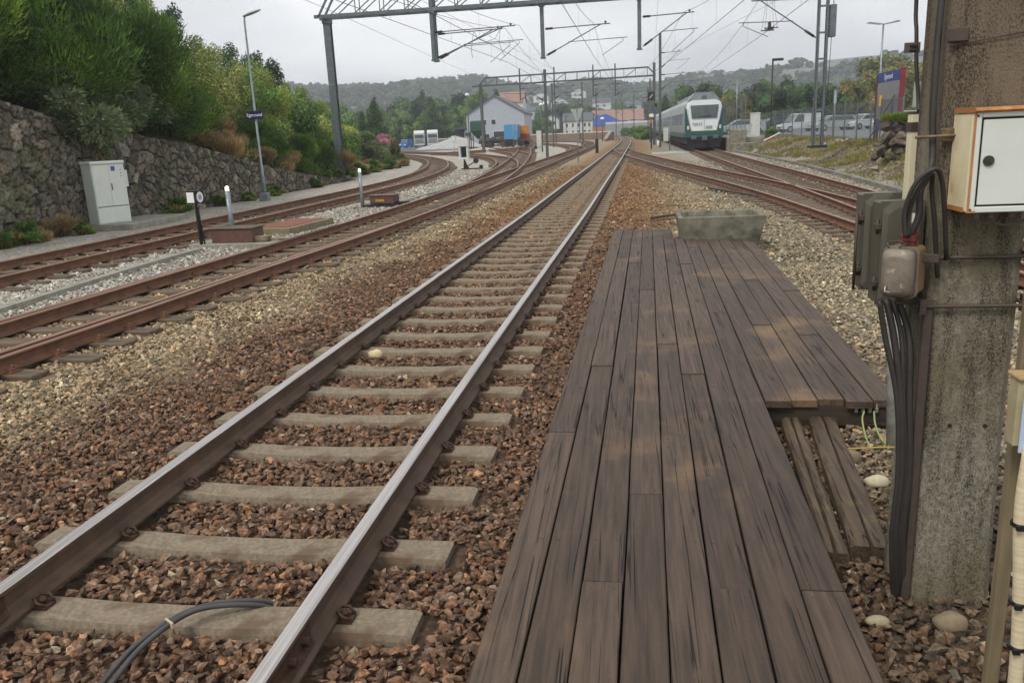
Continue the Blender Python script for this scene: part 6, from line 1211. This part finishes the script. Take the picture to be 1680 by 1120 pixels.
def house(label, x, y, w_, d, he, hp, wall, roof, wins, rz=0, z=0, gable=True, name='house', group=None, ov=.35):
    t = thing(name, label, 'building' if name != 'house' else 'house', (x, y, z), rz, group); mb = MB()
    if gable: mb.prism([(-w_/2, -.5), (w_/2, -.5), (w_/2, he), (0, hp), (-w_/2, he)], 0, d)
    else: mb.prism([(0, -.5), (d, -.5), (d, he), (d/2, hp), (0, he)], -w_/2, w_/2, 'x')
    mb.build('wall', wall, t); mb = MB(); th = .22
    if gable:
        for s in (-1, 1): sl = (hp-he)/(w_/2); P = [(0, hp+.02), (s*(w_/2+ov), he-ov*sl+.02), (s*(w_/2+ov), he-ov*sl+.02+th), (0, hp+.02+th)]; mb.prism(P, -ov, d+ov)
    else:
        for a, b_ in ((0, -1), (d, 1)): sl = (hp-he)/(d/2); P = [(d/2, hp+.02), (a+b_*ov, he-ov*sl+.02), (a+b_*ov, he-ov*sl+.02+th), (d/2, hp+.02+th)]; mb.prism(P, -w_/2-ov, w_/2+ov, 'x')
    mb.build('roof', roof, t)
    for (wx, wz, ww, wh) in wins:
        f = MB(); f.box(wx-ww/2-.08, wx+ww/2+.08, -.05, .02, wz-.08, wz+wh+.08); fo = f.build('window', M_wht, t); g = MB(); g.box(wx-ww/2, wx+ww/2, -.07, -.04, wz, wz+wh); g.build('pane', M_win, fo)
    return t
house('large pale grey gabled building behind the green hopper', -30.4, 196, 13.6, 16, 6.6, 10.6, M_gb, M_roof, [(-2.6, 4.3, 1.0, 1.1), (-.4, 4.3, 1.0, 1.1), (-2.2, .2, 1.4, 2.0), (1.6, 1.3, 4.2, 1.4)], name='gabled_building')
t = thing('shed_canopy', 'low flat-roofed shed on the left side of the grey building', 'shed', (-38.8, 194, 0)); mb = MB(); mb.box(-1.4, 1.4, 0, 5, 3.6, 3.85); mb.build('roof', M_roof, t); mb = MB(); mb.box(-1.3, 1.3, 3, 5, 0, 3.6); mb.build('wall', M_black, t)
M_orf = mat('roof_orange', srgb(148, 116, 102), srgb(136, 106, 92), 2, .8); M_blue = mat('cladding_blue', srgb(46, 84, 176), srgb(54, 94, 184), 2, .5); M_hw = mat('house_white', srgb(206, 208, 206), srgb(192, 194, 192), 2, .8)
house('house with red roof rising behind the grey gabled building', -35.5, 262, 7.5, 8, 11.5, 14.4, M_hw, M_orf, [], gable=False)
t = house('long blue hall with orange roof beyond the curved wall', -3.6, 322, 19, 14, 5.0, 8.9, M_blue, M_orf, [(-5.5, 1.0, 5, 1.6), (3.8, 1.0, 4, 1.6)], gable=False, name='hall')
mb = MB(); mb.prism([(-9.5, 3.4), (3.6, 3.4), (-4.0, 7.6), (-8.2, 7.0)], -2.4, 0); mb.build('blue_gable_front', M_blue, t); mb = MB(); mb.box(-9.5, 4, -2.2, 0, 0, 3.3); mb.build('orange_base', mat('brick_orange', srgb(172, 112, 82), srgb(150, 96, 72), 3, .8), t)
house('white wooden house with grey roof before the blue hall', -16.4, 285, 9.6, 8, 5.2, 7.6, M_hw, M_roof, [(x, z, .7, 1.2) for x in (-3.6, -1.6, .4, 2.4, 3.9) for z in (.9, 3.2)], gable=False)
house('small white house at the left of the hillside gardens', -26.5, 300, 5, 5, 3, 4.4, M_hw, M_roof, [(-1.2, 1, 1, 1.2), (1.2, 1, 1, 1.2)], z=3.4)
for i, (x, y, z, w_) in enumerate(((-46, 430, 9, 9), (-36, 460, 14, 9), (-60, 480, 12, 10), (-24, 440, 8, 8), (-14, 480, 13, 10), (-52, 520, 20, 9), (4, 520, 12, 9), (-30, 540, 22, 9))):
    house('far white hillside house number row seen between masts, %s' % ['left of the globe lamp', 'above the orange container', 'leftmost above the grey roof', 'above the white house', 'behind the triangular board', 'high above the container', 'above the blue hall', 'highest on the slope'][i].replace('number row ', ''), x, y, w_, 7, 3.6, 5.6, M_hw if i % 3 else M_gb, M_roof, [(-2, 1.2, 1.2, 1.2), (1.5, 1.2, 1.2, 1.2)], z=z, gable=bool(i % 2), group='hillside houses')
for o in list(C.objects):
    if o.get('label', '').startswith('far white hillside house number row'): o['label'] = 'far hillside house'+o['label'].split('masts')[1]
t = thing('hopper', 'dark green steel hopper standing on legs in front of the grey building', 'hopper', (-22.6, 128, 0)); mb = MB(); r4 = lambda a, b_: [(-a, -b_), (a, -b_), (a, b_), (-a, b_)]
loft(mb, [(r4(.12, .12), 1.5), (r4(1.0, 1.0), 2.7), (r4(1.0, 1.0), 4.0), (r4(.8, .8), 4.2)], 'z', smooth=False); mb.build('bin', mat('hopper_green', srgb(28, 62, 50), srgb(36, 72, 58), 2, .6), t); mb = MB()
for sx in (-.95, .95):
    for sy in (-.95, .95): mb.box(sx-.06, sx+.06, sy-.06, sy+.06, 0, 2.8)
mb.build('leg_frame', M_black, t)
t = thing('flat_wagon', 'dark rusty flat wagon loaded with scrap before the grey building', 'wagon', (-20.2, 131, 0)); mb = MB(); mb.box(-2.9, 2.6, 0, 2.4, .7, 1.1); mb.build('wagon_frame', M_under, t); mb = MB()
for xx in (-2.1, -1.2, .9, 1.8): mb.tube([(xx, -.05, .5), (xx, .1, .5)], .45, 14); mb.tube([(xx, 2.3, .5), (xx, 2.45, .5)], .45, 14)
mb.build('wheels', M_rust, t); mb = MB(); rr = random.Random(3)
for k in range(26): x = rr.uniform(-2.7, 2.4); s = rr.uniform(.12, .4); mb.box(x-s, x+s, rr.uniform(0, .8), rr.uniform(1, 2.3), 1.1, 1.1+rr.uniform(.1, .65), M=None)
mb.build('scrap_load', mat('scrap', srgb(82, 76, 66), srgb(112, 104, 88), 3, .8, tint=.3), t)
def container(label, x, y, z, w_, h, d, mt, rz=0):
    t = thing('container', label, 'container', (x, y, z), rz); mb = MB(); n = int(w_/.14); P = []
    mb.box(-w_/2, w_/2, 0, d, 0, h)
    for k in range(n): x0 = -w_/2+.05+k*(w_-.1)/n; mb.box(x0, x0+.07, -.03, 0, .1, h-.1)
    mb.build('container_shell', mt, t); mb = MB(); mb.box(-w_/2-.02, w_/2+.02, -.05, .1, h-.12, h+.02); mb.box(-w_/2-.02, w_/2+.02, -.05, .1, -.02, .12)
    for s in (-1, 1): mb.box(s*w_/2-.07, s*w_/2+.07, -.05, .1, .1, h-.1)
    mb.build('corner_frame', mt, t)
container('light blue corrugated container on a wagon in the yard', -17.85, 130, 1.25, 1.9, 2.15, 5, mat('container_blue', srgb(66, 138, 186), srgb(80, 150, 194), 2, .5))
container('orange container stacked on a red skip', -16.6, 134, 1.95, 1.5, 1.25, 3.5, mat('container_orange', srgb(206, 136, 44), srgb(190, 120, 40), 2, .6))
container('red skip under the orange container', -16.55, 134, 1.1, 1.7, .85, 3.5, mat('skip_red', srgb(150, 52, 36), srgb(132, 48, 34), 2, .6))
t = thing('rusty_wagon', 'rusty wagon carrying the coloured containers', 'wagon', (-17.0, 131.5, 0)); mb = MB(); mb.box(-2.0, 1.9, -1.2, 3, .65, 1.08); mb.box(1.2, 2.0, -1.3, -1.1, .4, 1.2); mb.build('wagon_frame', mat('wagon_brown', srgb(92, 60, 54), srgb(70, 50, 46), 3, .8), t); mb = MB()
for xx in (-1.5, -.6, .6, 1.5): mb.tube([(xx, -1.3, .5), (xx, -1.1, .5)], .45, 14)
mb.build('wheels', M_under, t)
# gravel heaps, pallets, weathered boards
def heap(label, x, y, rx, ry, h, mt, name='gravel_heap', cat_='gravel heap'):
    n = 28; xs_ = np.linspace(-1.25, 1.25, n); V_, F_ = grid(xs_, xs_, lambda a, b_: np.maximum(-.05, 1-np.sqrt(a*a+b_*b_*1.1)+.12*np.sin(a*5+x)*np.cos(b_*6))); V_ = V_*np.array([rx, ry, h]); V_[:, 2] -= .03; V_ += rng.normal(0, .02*h, V_.shape)
    o = raw_mesh(name, V_, F_, 4, mt); o.location = (x, y, 0); return tag(o, label, cat_)
M_pg = mat('pale_gravel', srgb(172, 174, 170), srgb(146, 148, 146), 3, .95, 0, .02, 8); heap('pale gravel mound in front of the white van', -31, 150, 6.5, 3.5, 2.1, M_pg); heap('low heap of whitish rubble near the gantry foot', -19.8, 114, 2.2, 2.2, .55, M_pg)
heap('small pile of pale ballast near the relay box', 4.0, 71, 1.6, 2.0, .12, M_pg)
for i, (x, y, w_, lab) in enumerate(((-19.5, 96.5, 3.2, 'long pile of rusty rails on the gravel by the yard road'), (-14.2, 104, 2.0, 'short red-brown stack of timbers by the crossover'))):
    t = thing('timber_stack', lab, 'stack', (x, y, 0), .1); mb = MB()
    for k in range(6): mb.bar((-w_, k*.22, .1+.08*(k % 2)), (w_, k*.24, .12+.1*(k % 3)), .15, .14)
    mb.build('stacked_rails', M_rust, t)
# curved retaining wall with pale coping
def wallrun(label, pts, h, mt, cop, name='low_wall'):
    t = thing(name, label, 'wall', (pts[0][0], pts[0][1], 0)); P = spline([p[:2] for p in pts], 2.5); mb = MB(); mc_ = MB(); n = len(P)
    for i in range(n-1):
        ha = h*min(1, (n-i)/6) if True else h; mb.bar((P[i].x, P[i].y, ha/2-.1), (P[i+1].x, P[i+1].y, ha/2-.1), .35, ha+.1); mc_.bar((P[i].x, P[i].y, ha+.0), (P[i+1].x, P[i+1].y, ha), .5, .22)
    mb.build('wall', mt, t, world=True); mc_.build('coping', cop, t, world=True)
wallrun('curved brown retaining wall with pale coping behind the yard tracks', [(-48, 205), (-36, 200), (-20, 195), (-10, 190), (-4.8, 185), (-3.0, 177), (-3.2, 166), (-3.9, 152)], 1.55, mat('wall_brown', srgb(128, 110, 96), srgb(104, 90, 80), 2, .9), mat('coping_pale', srgb(196, 190, 176)))
t = thing('low_wall', 'long pale grey wall below the car park beyond the main curve', 'wall', (0, 280, 0)); mb = MB(); mb.box(-7, 14, 0, .4, -.2, 3.6); mb.build('wall', mat('wall_pale', srgb(150, 156, 156), srgb(138, 144, 144), 2, .9), t); mb = MB(); mb.box(-7, 14, -.1, .5, 3.6, 4.2); mb.build('parapet', M_hw, t)
fence('green-grey mesh fence before the hillside houses', [(-45, 215), (-30, 211), (-15, 206), (-6, 205), (2, 215)], 2.2, base=0.6, sp=3.5, mt=mat('fence_green', srgb(70, 96, 96)), wires=.3, wr=.012)
for i, (x, y, c) in enumerate(((1.5, 284, (190, 196, 200)), (6.0, 285, (70, 84, 110)), (10.0, 284, (206, 210, 212)))): car(['silver car parked above the pale grey wall', 'dark car in the middle above the pale grey wall', 'white car at the right end above the pale grey wall'][i], x, y, 3.4, .2, c, 'hatch', None)
t = thing('car_park_deck', 'raised asphalt deck behind the pale grey wall', 'deck', (3, 292, 0)); mb = MB(); mb.box(-10, 12, -11.5, 12, 0, 3.4); mb.build('deck_slab', M_slab, t)

# ------------------------------------------------------------------ trees beyond the yard and the car park
GT = 'trees beyond the yard'
TR = [('bigM', -73, 222, 1.15), ('bigA', -66, 226, 1.35), ('bigM', -60, 218, 1.1), ('bigB', -55, 228, 1.45), ('bigM', -51, 216, 1.05), ('bigA', -47, 224, 1.3), ('bigM', -43, 217, 1.1), ('bigA', -40, 230, 1.45), ('bigM', -80, 230, 1.4), ('bigB', -87, 240, 1.6), ('bigA', -45, 245, 1.7), ('bigB', -62, 250, 1.7), ('bigM', -38, 214, .9)]
LT = ['behind the blue van', 'left behind the first lorry', 'directly behind the first lorry', 'tallest between the two lorries', 'behind the second lorry', 'right of the second lorry', 'between the lorries and the gravel mound', 'left of the grey building roof', 'at the left end beside the bank', 'farthest left in the back row', 'back row before the far hill', 'back row above the first lorry', 'lowest beside the shed']
for (k_, x, y, s), l in zip(TR, LT): plant(k_, x, y, s, s, 'broad green tree '+l, GT)
for x, y, s, l in ((-32.6, 108, .78, 'lone tall conifer left of the lorries'), (-35.3, 111, .62, 'lower conifer beside the lone tall one'), (-48.5, 210, 1.25, 'dark spruce rising above the second lorry'), (-36.5, 240, 1.5, 'dark spruce left of the grey building'), (-58, 240, 1.6, 'dark spruce above the first lorry'), (7.2, 165, .85, 'conifer above the roof of the train')): plant('con', x, y, s, s, l, 'conifers')
for i, (k_, x, y, s, l) in enumerate((('bigB', -14, 330, 1.3, 'dark tree behind the white house'), ('bigB', -24, 350, 1.6, 'dark tree mass left of the far masts'), ('bigA', -33, 350, 1.4, 'dark tree above the orange container'), ('bigA', -1, 350, 1.4, 'tree behind the blue hall'), ('bigM', -38, 310, .7, 'light green garden tree by the hillside'), ('bigM', 3.2, 150, .33, 'bush by the distant right masts'), ('bigM', 2.6, 165, .36, 'second bush by the distant right masts'), ('bigM', -.4, 232, .34, 'low bush where the main track disappears'), ('bigM', 1.6, 212, .36, 'low bush right of the vanishing main track'), ('bigM', 3.4, 190, .36, 'bush behind the signal'), ('bigA', 12, 345, 1.5, 'tree right of the blue hall'), ('bigB', 22, 330, 1.6, 'tree behind the train roofs'), ('bigM', -27, 268, .8, 'green tree by the small white house'))): plant(k_, x, y, s, s*(.8 if s < .5 else 1), l, GT)
rt = random.Random(21); WD = []
for row, (y0, n, x0, dxx, s0, ks) in enumerate(((118, 9, 15, 4.6, .62, ('bigB', 'bigA', 'bigO')), (140, 13, 14, 5.4, .8, ('bigB', 'bigA', 'bigA', 'bigO')), (170, 14, 14, 7.0, 1.02, ('bigB', 'bigA')))):
    for q in range(n):
        x = x0+q*dxx+rt.uniform(-1, 1); y = y0+rt.uniform(-5, 5); k_ = ks[rt.randrange(len(ks))]; s = s0*rt.uniform(.85, 1.12)*(1+.012*q)
        if x/y > .26: k_ = 'bigO' if rt.random() < .65 else 'bigB'; s *= 1.22
        WD.append((row, x/y, x, y, k_, s))
ORD = ['first', 'second', 'third', 'fourth', 'fifth', 'sixth', 'seventh', 'eighth', 'ninth', 'tenth', 'eleventh', 'twelfth', 'thirteenth', 'fourteenth']
for row in range(3):
    for q, (_, _, x, y, k_, s) in enumerate(sorted(w for w in WD if w[0] == row)):
        plant(k_, x, y, s, s, '%s tree, %s from left, %s row of the car park wood' % ('olive brown' if k_ == 'bigO' else 'dark green', ORD[q], ['front', 'middle', 'back'][row]), 'wood behind the car park', z=.9)

# ------------------------------------------------------------------ hills
RID = [(-400, 60), (0, 60), (300, 110), (450, 132), (540, 137), (600, 137), (650, 133), (700, 128), (740, 126), (790, 125), (812, 131), (850, 137), (900, 142), (950, 134), (985, 133), (1040, 146), (1080, 143), (1110, 133), (1150, 121), (1200, 111), (1250, 103), (1300, 96), (1340, 95), (1380, 90), (1420, 85), (1450, 83), (1500, 86), (1560, 90), (1680, 84), (2100, 100)]
rd = []
for px, py in RID:
    d = _fw+((px-840)/CF)*_r-((py-560)/CF)*_u; rd.append((math.atan2(d.x, d.y), d.z/math.hypot(d.x, d.y)))
ra = np.array([a for a, _ in rd]); re = np.array([e for _, e in rd])
def fbm(x, y, s):
    v = 0; a = 1
    for k in range(5): v = v+a*np.sin(x*s*2**k*1.3+1.7*k+1.9*np.sin(y*s*2**k*.8+k))*np.sin(y*s*2**k*1.1+2.3*k+1.4*np.sin(x*s*2**k*.7)); a *= .5
    return v
D0 = lambda a: np.interp(a, [-1.0, -.42, -.25, -.12, .0, .12, .3, 1.0], [700, 1000, 1050, 1150, 1100, 900, 820, 800])
def hillz(a, r):
    D = D0(a); el = np.interp(a, ra, re); zr = CZ+D*el-3.5; t = (r-420)/(D-420); x, y = r*np.sin(a), r*np.cos(a)
    rise = np.where(t < 1, sm(0, 1, np.clip(t, 0, 1))**1.15, 1-.35*np.clip((t-1)/.4, 0, 1)); n = fbm(x, y, .006)*10*np.clip(t*2, 0, 1)*np.clip((1-t)*4+.25, .25, 1)
    return -1+zr*rise*1.0+n*np.clip(t, 0, 1)
aa = np.linspace(-.95, .95, 520); rr_ = np.concatenate([np.linspace(400, 1200, 110), np.linspace(1210, 1500, 12)]); A, R_ = np.meshgrid(aa, rr_); Z = hillz(A, R_); V = np.stack([R_*np.sin(A), R_*np.cos(A), Z], -1).reshape(-1, 3); nx, ny = len(aa), len(rr_); i0 = (np.arange(ny-1)[:, None]*nx+np.arange(nx-1)[None]).ravel(); F = np.stack([i0, i0+1, i0+nx+1, i0+nx], 1)
def rockmask(x, y): return sm(.18, .5, fbm(x+40, y, .011)+.35*fbm(x, y+9, .05)+.28*np.exp(-((np.arctan2(x, y)+.235)/.05)**2)+np.where(np.arctan2(x, y) > .05, .08, -.05))
rk = rockmask(V[:, 0], V[:, 1]); gc = lerp(S(60, 72, 46), S(88, 90, 56), sm(-.4, .6, fbm(V[:, 0], V[:, 1], .02))); c = lerp(gc, S(138, 138, 134), rk*.8)
hl = raw_mesh('hills', V, F, 4, gmat('hill_ground', .35, .06, 1.5), col=c, smooth=True); hl['kind'] = 'structure'
n = 26000; a = rng.uniform(-.62, .60, n); r = 430+rng.random(n)**.8*780; x, y = r*np.sin(a), r*np.cos(a); keepm = (rng.random(n) > rockmask(x, y)*1.25)&(r < D0(a)+12); a, r, x, y = a[keepm], r[keepm], x[keepm], y[keepm]; z = hillz(a, r); n = len(x)
cc = np.where((rng.random(n) < .3)[:, None], S(78, 92, 54), S(46, 64, 40))*rng.lognormal(0, .3, n)[:, None]; szt = rng.uniform(2.2, 5.2, n)
stones('far_wood', np.stack([x, y, z+szt*.55], 1), szt, cc, PR, gmat('far_foliage', .9, .3, 1.2))
# ------------------------------------------------------------------ haze over the whole place
mb = MB(); mb.box(-1100, 1100, -30, 1330, -8, 170); hz_ = mb.build('haze', None or bpy.data.materials.new('haze_air')); hz_['kind'] = 'stuff'; m = hz_.data.materials[0]; m.use_nodes = True; m.node_tree.nodes.clear(); vo = m.node_tree.nodes.new('ShaderNodeVolumePrincipled'); mo = m.node_tree.nodes.new('ShaderNodeOutputMaterial'); m.node_tree.links.new(vo.outputs[0], mo.inputs['Volume'])
vo.inputs['Color'].default_value = (.88, .94, 1, 1); vo.inputs['Density'].default_value = .00062; vo.inputs['Anisotropy'].default_value = .2
